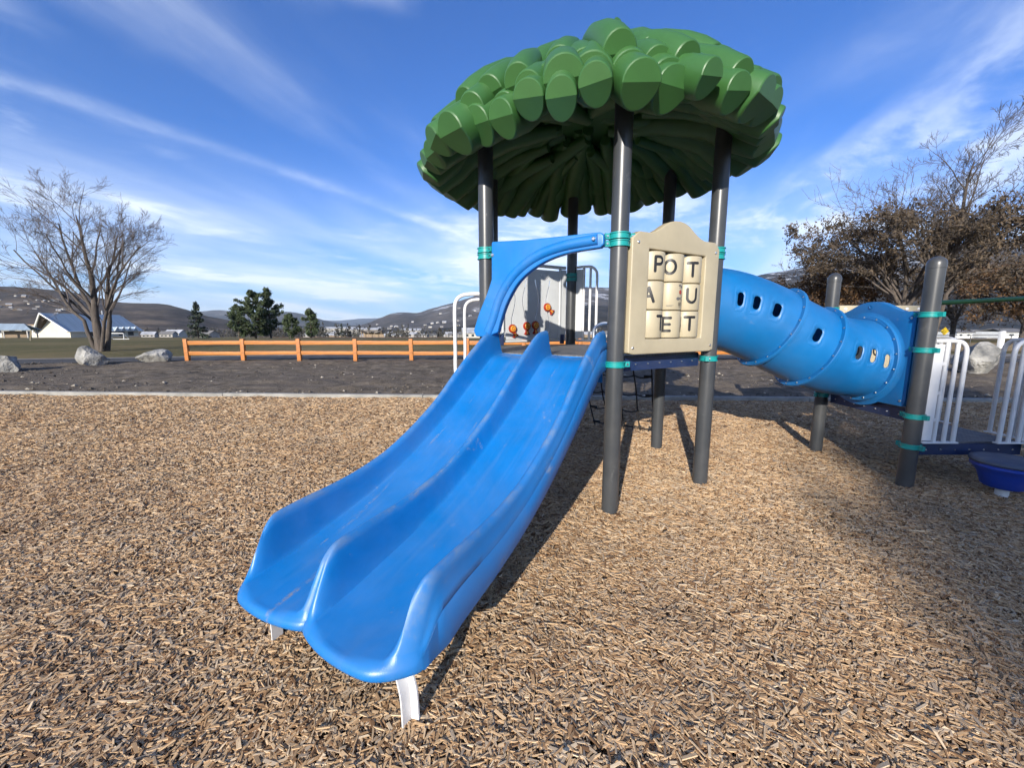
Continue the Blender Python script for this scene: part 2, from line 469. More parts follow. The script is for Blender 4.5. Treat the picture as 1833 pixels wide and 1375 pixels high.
def build_soil():
    xs = np.linspace(-34, 30, 260); t = np.linspace(0, 1, 70); mb = MB(); nx = len(xs)
    for b_ in t:
        for x in xs:
            y0 = kerb_y(x) + 0.055
            y1 = float(np.interp(x, [-34, -20, -12, -4, 6, 16, 30], [14.0, 14.6, 16.6, 18.2, 18.0, 16.0, 14.5]))
            y = y0 + (y1 - y0) * b_
            e = min(1, b_ * 14, (1 - b_) * 10)
            z = 0.05 * mn.noise(Vector((x * 0.35, y * 0.8, 5.5))) + 0.10 * max(0, mn.noise(Vector((x * 0.8, y * 2.2, 1.5)))) + 0.05 * abs(mn.noise(Vector((x * 2.1, y * 3.6, 4.5)))) + 0.04 * mn.noise(Vector((x * 5.1, y * 7.1, 7.5)))
            mb.v.append((x, y, 0.012 + max(z, -0.02) * e + 0.02 * e))
    mb.f = [(j * nx + i, j * nx + i + 1, (j + 1) * nx + i + 1, (j + 1) * nx + i) for j in range(len(t) - 1) for i in range(nx - 1)]
    mb.mi = [0] * len(mb.f)
    m = bpy.data.materials.new('bare_soil'); m.use_nodes = True
    k = NT(m.node_tree); b = k.n['Principled BSDF']
    co = k.node('ShaderNodeNewGeometry').outputs['Position']
    n = k.noise(co, 3.5, 8, 0.72); n2 = k.noise(co, 0.35, 4, 0.6); n3 = k.noise(co, 24, 5, 0.75)
    c = k.ramp(n, [(0.3, (0.052, 0.043, 0.033)), (0.55, (0.150, 0.125, 0.097)), (0.78, (0.25, 0.21, 0.17))])
    c = k.mix(k.m('MULTIPLY', k.ss(n2, 0.4, 0.65), 0.5), c, (0.150, 0.122, 0.094, 1))
    c = k.mix(k.m('MULTIPLY', k.ss(n3, 0.66, 0.74), 0.6), c, (0.34, 0.30, 0.24, 1))
    k.put(b.inputs['Base Color'], c); b.inputs['Roughness'].default_value = 0.95; b.inputs['Specular IOR Level'].default_value = 0.1
    k.put(b.inputs['Normal'], k.node('ShaderNodeBump', {'Strength': 0.9, 'Distance': 0.05, 'Height': k.m('ADD', n, k.m('MULTIPLY', n3, 0.4))}).outputs[0])
    tag(mb.build('soil', m), 'strip of dark bare soil between kerb and fence', kind='structure')

build_soil()

def build_clods():
    r_ = random.Random(44); mb = MB()
    for i in range(5200):
        x = r_.uniform(-26, 22); y0 = kerb_y(x) + .1; y = y0 + (15.5 - y0) * r_.random() ** 1.3
        s_ = r_.choice((.008, .011, .015, .02, .03)) * r_.uniform(.7, 1.5); a = r_.uniform(0, 6.28); ca, sa = math.cos(a), math.sin(a)
        vs_ = []
        for px_, py_, pz_ in ((1, 0, 0), (-1, 0, 0), (0, 1, 0), (0, -1, 0), (0, 0, 1), (0, 0, -1)):
            k_ = s_ * r_.uniform(.7, 1.4); qx, qy = px_ * 1.5 * k_, py_ * k_
            vs_.append((x + qx * ca - qy * sa, y + qx * sa + qy * ca, .045 + pz_ * k_ * .8))
        mb.add(vs_, [(0, 2, 4), (2, 1, 4), (1, 3, 4), (3, 0, 4), (2, 0, 5), (1, 2, 5), (3, 1, 5), (0, 3, 5)], 1 if r_.random() < .16 else 0)
    tag(mb.build('soil_clods', [mat('soil_clod', (0.095, 0.078, 0.060), .95, .4, 3), mat('pale_grit', (0.34, 0.30, 0.24), .9, .3, 3)], angle=0), 'small clods and pale grit scattered over the bare soil', 'clods', kind='stuff')
build_clods()

def strip(name, pts, width, z, m, label, kind='structure'):
    mb = MB()
    P = [Vector((p[0], p[1], 0)) for p in pts]
    for i, p in enumerate(P):
        t = (P[min(i + 1, len(P) - 1)] - P[max(i - 1, 0)]).normalized(); n = Vector((-t.y, t.x, 0))
        for s in (-0.5, 0.5):
            q = p + n * width * s; mb.v.append((q.x, q.y, ground_z(q.x, q.y) + z))
    mb.f = [(2 * i, 2 * i + 2, 2 * i + 3, 2 * i + 1) for i in range(len(P) - 1)]; mb.mi = [0] * len(mb.f)
    return tag(mb.build(name, m), label, kind=kind)

M_ASPH = mat('asphalt', (0.045, 0.043, 0.042), 0.9, 0.3, 1.2, 0.4, 60)
M_GRAVEL = mat('path_gravel', (0.21, 0.19, 0.165), 0.9, 0.25, 2.0, 0.4, 40)
_pp = spline([(-60, 13.0, 0), (-34, 14.6, 0), (-22, 15.9, 0), (-12, 18.2, 0), (-4, 19.6, 0), (6, 19.4, 0), (16, 17.6, 0), (34, 15.6, 0)], 8)
strip('path', _pp, 2.2, 0.006, M_ASPH, 'dark asphalt path behind the cedar fence')
strip('path', [(p[0], p[1] + 1.45) for p in _pp], 0.55, 0.010, M_GRAVEL, 'pale gravel edge along the asphalt path')
strip('path', [(-240, 118), (-60, 100), (0, 92), (60, 60), (120, 58), (240, 62)], 3.0, 0.03, M_GRAVEL, 'pale path crossing the far field')

def build_infield():
    m = mat('infield_clay', (0.30, 0.125, 0.062), 0.95, 0.18, 0.4, 0.2, 20)
    mb = MB(); cx, cy = -50.0, 150.0
    n = 48
    pts = [(cx + 42 * math.cos(2 * math.pi * i / n), cy + 34 * math.sin(2 * math.pi * i / n)) for i in range(n)]
    mb.add([(x, y, ground_z(x, y) + 0.05) for x, y in pts], [tuple(range(n))])
    tag(mb.build('infield', m), 'reddish clay ball field infield beyond the fence', kind='structure')
build_infield()

def build_kerb():
    P = [Vector((x, y, 0)) for x, y in KERB]
    pts = []
    for i in range(len(P) - 1):
        n = max(1, int((P[i + 1] - P[i]).length / 3.0))
        pts += [P[i].lerp(P[i + 1], j / n) for j in range(n)]
    pts.append(P[-1])
    root = tag(empty('kerb', (0, 8, 0)), 'long pale concrete kerb between wood chips and soil', kind='structure')
    for i in range(len(pts) - 1):
        a, b_ = pts[i], pts[i + 1]; L = (b_ - a).length - 0.008; c = (a + b_) / 2
        ang = math.atan2(b_.y - a.y, b_.x - a.x)
        mb = MB().box((0, 0, 0), (L, 0.11, 0.20))
        o = mb.build('kerb_stone', M_KERB, root, bevel=0.012)
        o.location = (c.x, c.y - 8, -0.035 + random.uniform(-.004, .004)); o.rotation_euler = (0, 0, ang)
build_kerb()

# ------------------------------------------------------------------ play structure
HEX = dict(A=(0.77, 3.00), B=(1.74, 3.56), C=(1.74, 4.69), D=(0.76, 5.26), F=(-0.22, 4.69), E=(-0.22, 3.56))
HC = (0.76, 4.13)
SQ = dict(P1=(3.60, 4.61), P2=(3.60, 3.52), P3=(4.70, 4.61), P4=(4.72, 3.50))
DECK, DECK2, DECK3 = 1.215, 0.70, 0.40
PR = 0.0635
PLAY = tag(empty('play_structure', (HC[0], HC[1], 0)), 'blue and green playground structure with leafy domed roof, double slide and tube tunnel', 'play structure')
PO = Vector((HC[0], HC[1], 0))
PM = Matrix.Translation(-PO)          # parts are modelled in world metres, then stored relative to the structure's base

def pbuild(mb, name, mats, parent=None, **kw):
    """build a part of the play structure from world-space geometry"""
    off = PO if parent is None else PO
    mb.v = [(x - off.x, y - off.y, z - off.z) for x, y, z in mb.v]
    return mb.build(name, mats, parent or PLAY, **kw)

def edge(a, b):
    P, Q = Vector((*a, 0)), Vector((*b, 0)); u = (Q - P).normalized()
    n = Vector((u.y, -u.x, 0))          # outward for counter-clockwise order seen from above (A->B->C ...)
    return P, Q, u, n, (Q - P).length

def build_posts():
    for kx, (x, y) in HEX.items():
        MBt = MB().lathe([(0.0, -0.3), (PR, -0.3), (PR, 3.12), (PR - .01, 3.13), (0, 3.13)], 28, Matrix.Translation((x, y, 0)))
        pbuild(MBt, 'post', M_POST)
    for kx, (x, y) in SQ.items():
        prof = [(0.0, -0.3), (PR, -0.3), (PR, 1.93)] + [(PR + 0.003, 1.932), (PR + 0.003, 1.95)]
        prof += [((PR + .003) * math.cos(a), 1.965 + 0.066 * math.sin(a)) for a in np.linspace(0, math.pi / 2, 7)]
        o = pbuild(MB().lathe(prof, 28, Matrix.Translation((x, y, 0))), 'post', M_POST)
build_posts()

def collar_mesh():
    mb = MB(); h = 0.022
    mb.lathe([(PR + .001, -h), (PR + .013, -h), (PR + .013, -h + .008), (PR + .007, -h + .010), (PR + .007, h - .010), (PR + .013, h - .008), (PR + .013, h), (PR + .001, h)], 28, closed=True)
    for s in (-1, 1):
        mb.box((s * (PR + .026), 0, 0), (0.036, 0.030, 0.040))
        mb.lathe([(0, .024), (.007, .024), (.009, .018), (.009, .012)], 8, Matrix.Translation((s * (PR + .026), 0, 0)) @ Matrix.Rotation(R(90), 4, 'X'), mi=1)
    return mb.mesh('collar', [M_TEAL, M_STEEL], angle=40)
COLLAR = collar_mesh()
def collar(p, z, ang):
    o = link('clamp_collar', COLLAR, PLAY); o.location = (p[0] - PO.x, p[1] - PO.y, z); o.rotation_euler = (0, 0, ang)
for kx, p in HEX.items():
    a = math.atan2(p[1] - HC[1], p[0] - HC[0]) + math.pi / 2
    for z in (1.165, 2.030, 2.082): collar(p, z, a)
for kx, p in SQ.items():
    for z in ((0.375, 0.65, 1.24, 1.545) if kx in ('P2', 'P4') else (0.66, 1.56, 1.63)): collar(p, z, R(100 if kx == 'P2' else 20))

def build_deck(name, pts, z, grid=0.075):
    """deck plate with a perforated look: plate plus raised tread bars; edge channels below"""
    P = [Vector((*p, 0)) for p in pts]; c = sum(P, Vector()) / len(P)
    q = [c + (p - c) * (1 - 0.085 / (p - c).length) for p in P]
    mb = MB(); N = len(q)
    mb.add([(p.x, p.y, z) for p in q] + [(p.x, p.y, z - 0.03) for p in q],
           [tuple(range(N)), tuple(reversed(range(N, 2 * N)))] + [((i + 1) % N, i, i + N, (i + 1) % N + N) for i in range(N)])
    d = pbuild(mb, name, M_DECK)
    for i in range(N):
        a, b = q[i], q[(i + 1) % N]; u = (b - a).normalized(); L = (b - a).length - 0.04
        M = frame((a + b) / 2, u, Vector((u.y, -u.x, 0)))
        mb = MB().box((0, 0, 0), (L, 0.03, 0.105))
        mb.v = [tuple(M @ Vector((x, y, zz + z - 0.066))) for x, y, zz in mb.v]
        for t in np.linspace(-0.42, 0.42, 7):
            mb.lathe([(0, .006), (.006, .005), (.008, 0)], 8, M @ Matrix.Translation((t * L, 0.015, z - 0.07)) @ Matrix.Rotation(R(-90), 4, 'X'), mi=1)
        pbuild(mb, 'deck_beam', [M_NAVY, M_STEEL], bevel=0.0)
    return d

def deck_material():
    m = bpy.data.materials.new('deck_coating'); m.use_nodes = True
    k = NT(m.node_tree); b = k.n['Principled BSDF']
    co = k.node('ShaderNodeTexCoord').outputs['Object']
    n = k.noise(co, 7, 6, 0.7, 0.6)
    br = k.node('ShaderNodeTexBrick', {0: co, 'Scale': 14.0, 'Mortar Size': 0.03, 'Color1': (0.085, 0.09, 0.105, 1), 'Color2': (0.11, 0.115, 0.13, 1), 'Mortar': (0.035, 0.037, 0.045, 1)})
    c = k.mix(k.m('MULTIPLY', k.ss(n, 0.35, 0.7), 0.7), br.outputs[0], (0.20, 0.185, 0.17, 1))
    k.put(b.inputs['Base Color'], c); b.inputs['Roughness'].default_value = 0.6
    k.put(b.inputs['Normal'], k.node('ShaderNodeBump', {'Strength': 0.5, 'Distance': 0.005, 'Height': br.outputs[1]}).outputs[0])
    return m
M_DECK = deck_material()
build_deck('deck', [HEX[c] for c in 'ABCDFE'], DECK)
build_deck('deck', [SQ['P1'], SQ['P2'], SQ['P3']], DECK2)
build_deck('deck', [SQ['P2'], SQ['P4'], SQ['P3']], DECK3)

# ---- roof: a dome of overlapping hollow leaf logs with flat cut ends
def leaf_mesh(length, r, flat, seg=24):
    """local: axis +X outward, tip at x=0; z up. Tip cut in two facets, the lower one undercut."""
    mb = MB(); rows = []
    def ring(q, k, shear, cap=False):
        # q = distance back from the tip; the axis falls steeply at the tip and flattens inwards
        out = []; zc = 0.60 * q - 0.27 * q * q
        for j in range(seg):
            th = 2 * math.pi * j / seg
            y, z = r * k * math.cos(th), r * k * flat * math.sin(th)
            out.append((-q + shear * z + (0.85 * z if z < 0 and q < 0.3 * length else 0), y, z + zc))
        return out
    for q, k, sh in ((length, 0.42, 0.0), (length * .66, 0.78, 0.12), (length * .36, 0.97, 0.22), (length * .16, 1.03, 0.30), (0.020, 1.0, 0.34), (0.006, 0.985, 0.34), (0.0, 0.93, 0.34)):
        rows.append(ring(q, k, sh))
    vs_ = [p for rw in rows for p in rw]; fs = []
    for i in range(len(rows) - 1):
        for j in range(seg):
            j2 = (j + 1) % seg
            fs.append((i * seg + j, (i + 1) * seg + j, (i + 1) * seg + j2, i * seg + j2))
    o = (len(rows) - 1) * seg; h = seg // 2
    fs.append(tuple(o + j for j in range(0, h + 1)))
    fs.append(tuple(o + j % seg for j in range(h, seg + 1)))
    fs.append(tuple(reversed(range(seg))))
    mb.add(vs_, fs)
    me = mb.mesh('roof_leaf', M_GREEN, angle=25)
    bm = bmesh.new(); bm.from_mesh(me); bmesh.ops.recalc_face_normals(bm, faces=bm.faces); bm.to_mesh(me); bm.free()
    return me

def build_roof():
    roof = empty('roof'); roof.parent = PLAY
    roof.location = (-0.03, 0, 3.0)
    roof.rotation_euler = (R(1.6), R(-2.6), 0)
    rnd = random.Random(11)
    kinds = [leaf_mesh(1.20, 0.110, 1.0), leaf_mesh(1.15, 0.096, 1.04), leaf_mesh(1.2, 0.122, 0.95), leaf_mesh(0.75, 0.110, 0.98), leaf_mesh(0.75, 0.120, 0.94), leaf_mesh(0.7, 0.098, 1.03)]
    # (count, radius, tip centre height above 3.0, slope, mesh choices)
    rings = [(44, 1.54, -0.11, 4, (0, 1, 2)), (42, 1.475, -0.01, 8, (0, 1, 2)), (39, 1.36, 0.105, 12, (3, 4, 5)), (34, 1.18, 0.235, 12, (3, 4, 5)), (27, 0.95, 0.36, 9, (3, 4, 5)), (18, 0.67, 0.46, 5, (3, 4, 5)), (9, 0.38, 0.49, 6, (3, 5))]
    for ri, (n, rad, z, slope, ch) in enumerate(rings):
        for i in range(n):
            a = 2 * math.pi * (i + 0.5 * (ri % 2) + rnd.uniform(-.18, .18)) / n
            rr = rad + rnd.uniform(-.07, .07); zz = z + rnd.uniform(-.035, .035)
            o = link('roof_leaf', bpy.data.meshes.get(kinds[rnd.choice(ch)].name), roof)
            o.location = (rr * math.cos(a), rr * math.sin(a), zz)
            tw = rnd.uniform(-10, 10)
            o.rotation_euler = (R(rnd.uniform(-8, 8)), R(slope + rnd.uniform(-4, 4)), a + R(tw))
            s = rnd.uniform(0.88, 1.14); o.scale = (s, s, s * rnd.uniform(0.95, 1.05))
    mb = MB().lathe([(0.0, 0.52), (0.45, 0.46), (0.95, 0.28), (1.35, 0.0), (1.36, -0.02), (0.95, 0.22), (0.45, 0.36), (0, 0.40)], 40)
    mb.build('roof_shell', M_GREEN, roof)
build_roof()

# ---- double slide on edge E-A
def build_slide():
    P, Q, u, n, L = edge(HEX['E'], HEX['A'])
    O = (P + Q) / 2
    bs, bz = [0, .12, .30, .66, 1.15, 1.40, 1.65, 2.0, 2.2], [1.205, 1.19, 1.09, .85, .58, .475, .40, .32, .287]
    cs, cz = [0, .12, .30, .5, .83, 1.14, 1.31, 1.6, 1.9, 2.03, 2.09, 2.13, 2.16, 2.185, 2.2], [1.40, 1.385, 1.285, 1.145, .89, .715, .645, .58, .55, .535, .495, .43, .37, .318, .298]
    ts = np.concatenate([np.linspace(-.50, -.39, 23), np.linspace(-.37, -.08, 11), np.linspace(-.07, .07, 21), np.linspace(.08, .37, 11), np.linspace(.39, .50, 23)])
    def crest(t):
        a = abs(t)
        if a < 0.058:
            if a < 0.020: return 1 - 0.10 * (a / 0.020) ** 2
            x = (a - 0.020) / 0.038; return 0.90 * (1 - x) ** 1.6
        if a > 0.410:
            if a < 0.449: return 0.90 * ((a - 0.410) / 0.039) ** 1.6
            return 1 - 0.10 * ((a - 0.470) / 0.021) ** 2 - (0.22 * ((a - 0.485) / 0.015) ** 2 if a > 0.485 else 0)
        return 0.0
    def lend(t):
        a = abs(t)
        lobe = math.sin(math.pi * min(1, max(0, a / 0.50))) ** 0.65
        return 2.115 + 0.052 * lobe - (0.075 * max(0, (a - .36) / .14) ** 2)
    NS = 74
    sig = np.concatenate([np.linspace(0, 0.8, 44, endpoint=False), np.linspace(0.8, 1, NS - 44)])
    mb = MB(); nt_ = len(ts); rows = 0
    def put(s, t, z):
        t = t * (1 + 0.04 * min(1, max(0, s / 1.6))) - 0.055 * max(0, s / 2.17) ** 1.5
        p = O + u * t + n * s; mb.v.append((p.x, p.y, z))
    for sg in sig:
        for t in ts:
            w = max(0, (sg - 0.80) / 0.20); w = w * w * (3 - 2 * w)
            s = sg * 2.19 + w * (lend(t) - 2.19)
            s0 = sg * 2.19
            b = float(pchip(bs, bz, s0)); c = float(pchip(cs, cz, s0))
            lane = abs(abs(t) - 0.225) / 0.15
            b_ = b + 0.012 * min(1, lane) ** 2
            put(s, t, b_ + (c - b) * crest(t))
        rows += 1
    for ds, dz in ((.012, -.003), (.022, -.010), (.030, -.022), (.032, -.034), (.028, -.046), (.014, -.054), (-.03, -.056)):
        for t in ts:
            put(lend(t) + ds, t * (1 + (0.012 if ds > 0 else 0)), 0.292 + dz)
        rows += 1
    for j in range(rows - 1):
        for i in range(nt_ - 1):
            mb.f.append((j * nt_ + i, j * nt_ + i + 1, (j + 1) * nt_ + i + 1, (j + 1) * nt_ + i)); mb.mi.append(0)
    # outer skirts and underside
    base = len(mb.v); under = []
    for j in range(NS):
        sg = sig[j]; s0 = sg * 2.19; b = float(pchip(bs, bz, s0)); c = float(pchip(cs, cz, s0))
        ends = []
        for sd, ti in ((-1, 0), (1, nt_ - 1)):
            x0 = Vector(mb.v[j * nt_ + ti]); top = x0.z
            ids = [j * nt_ + ti]
            zb = min(b - 0.09, top - 0.02)
            if sg > .9: zb = max(zb, 0.235)
            for fz, out in ((0.06, .005), (0.22, .008), (0.235, 0.005), (0.25, .008), (0.93, 0.014), (1.0, 0.006)):
                p = x0 + u * sd * out; ids.append(len(mb.v)); mb.v.append((p.x, p.y, top + (zb - top) * fz))
            p = x0 - u * sd * 0.05; ids.append(len(mb.v)); mb.v.append((p.x, p.y, zb + 0.004))
            ends.append(ids)
        under.append(ends)
    for j in range(NS - 1):
        for e in (0, 1):
            a, b = under[j][e], under[j + 1][e]
            for q in range(len(a) - 1):
                fc = (a[q], a[q + 1], b[q + 1], b[q]); mb.f.append(fc if e else fc[::-1]); mb.mi.append(0)
        mb.f.append((under[j][0][-1], under[j][1][-1], under[j + 1][1][-1], under[j + 1][0][-1])); mb.mi.append(0)
    # back edge closing at the deck and lip closing at the sides
    for e in (0, 1):
        ti = 0 if e == 0 else nt_ - 1
        ids = under[-1][e]
        lip = [(NS + r_) * nt_ + ti for r_ in range(rows - NS)]
        mb.f.append(tuple(ids[:-1] + lip[::-1])); mb.mi.append(0)
    slide = pbuild(mb, 'slide', M_SLIDE, angle=50)
    at = slide.data.attributes.new('crest', 'FLOAT', 'POINT'); cv = [0.0] * len(slide.data.vertices)
    for j in range(NS):
        for i, t in enumerate(ts): cv[j * nt_ + i] = max(0.0, min(1.0, crest(t)))
    at.data.foreach_set('value', cv)
    # the mouth of the slide bolts to the deck through a lip
    fl = MB()
    Mf = frame(O, u, n)
    fl.v = []
    fl.box((0, 0, 0), (0.96, 0.012, 0.19)); fl.v = [tuple(Mf @ Vector((x, y + 0.012, z + 1.115))) for x, y, z in fl.v]
    pbuild(fl, 'slide_flange', M_BLUE, slide)
    # bent flat-bar legs at the exit
    for sd in (-1, 1):
        a = O + u * (0.25 * sd - .05) + n * 1.98
        foot = O + u * (0.40 * sd - .03) + n * 2.04
        pts = spline([(a.x, a.y, .235), (a.lerp(foot, .55).x, a.lerp(foot, .55).y, .215), (foot.x, foot.y, .135), (foot.x + u.x * .012 * sd, foot.y + u.y * .012 * sd, .03), (foot.x + u.x * .014 * sd, foot.y + u.y * .014 * sd, -.25)], 6)
        leg = MB(); wv = n * 0.03
        rowsv = []
        for i, p in enumerate(pts):
            tng = (pts[min(i + 1, len(pts) - 1)] - pts[max(i - 1, 0)]).normalized(); o_ = tng.cross(n).normalized()
            # angle section: flange + web
            prof = [(-.026, .0), (.026, .0), (.026, -.007), (-.019, -.007), (-.019, -.042), (-.026, -.042)]
            for a_, b_ in prof: leg.v.append(tuple(p + n * a_ + o_ * b_ * sd))
        k6 = 6
        for i in range(len(pts) - 1):
            for j in range(k6):
                leg.f.append((i * k6 + j, i * k6 + (j + 1) % k6, (i + 1) * k6 + (j + 1) % k6, (i + 1) * k6 + j)); leg.mi.append(0)
        pbuild(leg, 'support_leg', M_WHITE, slide, angle=30)
    return slide
SLIDE = build_slide()

def build_hood():
    P, Q, u, n, L = edge(HEX['E'], HEX['A'])
    out = [(-0.064, 1.407), (-0.041, 1.36), (0.062, 1.352), (0.179, 1.395), (0.206, 1.487), (0.271, 1.643), (0.384, 1.801), (0.554, 1.913), (0.76, 1.975), (1.035, 1.998), (1.058, 2.018), (1.056, 2.082), (1.031, 2.104)]
    curve = spline([(x, 0, z) for x, z in out[3:10]], 5)
    poly = [(x, z) for x, z in out[:3]] + [(p.x, p.z) for p in curve] + [(x, z) for x, z in out[10:]] + [(0.757, 2.106), (0.432, 2.110), (0.135, 2.126), (0.124, 2.118)]
    side = spline([(0.122, 0, 1.828), (0.077, 0, 1.717), (-0.004, 0, 1.558), (-0.064, 0, 1.407)], 5)
    poly += [(p.x, p.z) for p in side[:-1]]
    poly = poly[::-1]
    M = frame(P + n * 0.085, u, n)
    hood = pbuild(extrude_poly(poly, 0.06, M), 'slide_hood', M_BLUE, bevel=0.013, bseg=3, angle=50)
    # raised rim that follows the opening
    rim = [M @ Vector((p.x - 0.006, 0.020, p.z + 0.012)) for p in spline([(0.09, 0, 1.385), (0.145, 0, 1.50), (0.212, 0, 1.672), (0.34, 0, 1.842), (0.53, 0, 1.963), (0.76, 0, 2.022), (1.02, 0, 2.043)], 6)]
    pbuild(MB().tube(rim, 0.040, 14), 'hood_rim', M_BLUE, hood)
    for bx, bz_ in ((0.135, 2.02), (0.995, 2.055)):
        b = MB().lathe([(0, .007), (.010, .007), (.014, .004), (.014, 0), (0.014, -.01)], 12, M @ Matrix.Translation((bx, 0.033 if bx < .5 else .066, bz_)) @ Matrix.Rotation(R(-90), 4, 'X'))
        pbuild(b, 'bolt', M_STEEL, hood)
    # steel grip beside the slide
    g = O_ = P.lerp(Q, 0.5)
    a = Q - u * 0.06 + n * 0.02
    pts = spline([(a.x, a.y, 1.47), (a.x - u.x * .05, a.y - u.y * .05, 1.465), (a.x - u.x * .10, a.y - u.y * .10, 1.42), (a.x - u.x * .10, a.y - u.y * .10, 1.30)], 5)
    pbuild(MB().tube(pts, 0.012, 10), 'grip', M_STEEL)
build_hood()

# ---- letter panel on edge A-B
def stroke(mb, pts, w, Mc, rad, lift, mi=1):
    """ink stroke of half width w over a cylinder of radius rad; pts in (arc metres, z)"""
    def onto(a, z, l): th = a / rad; return Mc @ Vector((math.sin(th) * (rad + l), math.cos(th) * (rad + l), z))
    P = [Vector((p[0], p[1], 0)) for p in pts]; N = len(P); le = []; ri = []
    for i in range(N):
        t = (P[min(i + 1, N - 1)] - P[max(i - 1, 0)]).normalized(); nn = Vector((-t.y, t.x, 0))
        le.append(P[i] + nn * w); ri.append(P[i] - nn * w)
    vs_ = [onto(p.x, p.y, lift) for p in le] + [onto(p.x, p.y, lift) for p in ri]
    mb.add(vs_, [(i, i + N, i + 1 + N, i + 1) for i in range(N - 1)], mi)
    for q, c in enumerate((P[0], P[-1])):
        k = [c + Vector((math.cos(a), math.sin(a), 0)) * w for a in np.linspace(0, 2 * math.pi, 10, endpoint=False)]
        mb.add([onto(p.x, p.y, lift + .00025 * (q + 1)) for p in k], [tuple(range(10))], mi)

def arc(cx, cy, rx, ry, a0, a1, n=14): return [(cx + rx * math.cos(R(a)), cy + ry * math.sin(R(a))) for a in np.linspace(a0, a1, n)]
def seg2(a, b, n=5): return [(a[0] + (b[0] - a[0]) * i / n, a[1] + (b[1] - a[1]) * i / n) for i in range(n + 1)]
GL = {
    'P': [seg2((-.030, -.052), (-.030, .052)), seg2((-.030, .052), (0, .052), 2) + arc(0, .025, .030, .027, 85, -85) + seg2((0, -.002), (-.030, -.002), 2)],
    'O': [arc(0, 0, .042, .050, 0, 360, 26)],
    'T': [seg2((-.040, .050), (.040, .050), 8), seg2((0, .050), (0, -.052))],
    'A': [seg2((-.036, -.052), (0, .052)), seg2((0, .052), (.036, -.052)), seg2((-.022, -.012), (.022, -.012), 3)],
    'U': [seg2((-.036, .052), (-.036, -.012)) + arc(0, -.012, .036, .042, 180, 360) + seg2((.036, -.012), (.036, .052))],
    'E': [seg2((-.024, .050), (-.024, -.050)), seg2((-.024, .050), (.034, .050)), seg2((-.024, 0), (.028, 0)), seg2((-.024, -.050), (.030, -.050))],
    'N': [seg2((-.036, -.052), (-.036, .052)), seg2((-.036, .052), (.036, -.052)), seg2((.036, -.052), (.036, .052))],
}

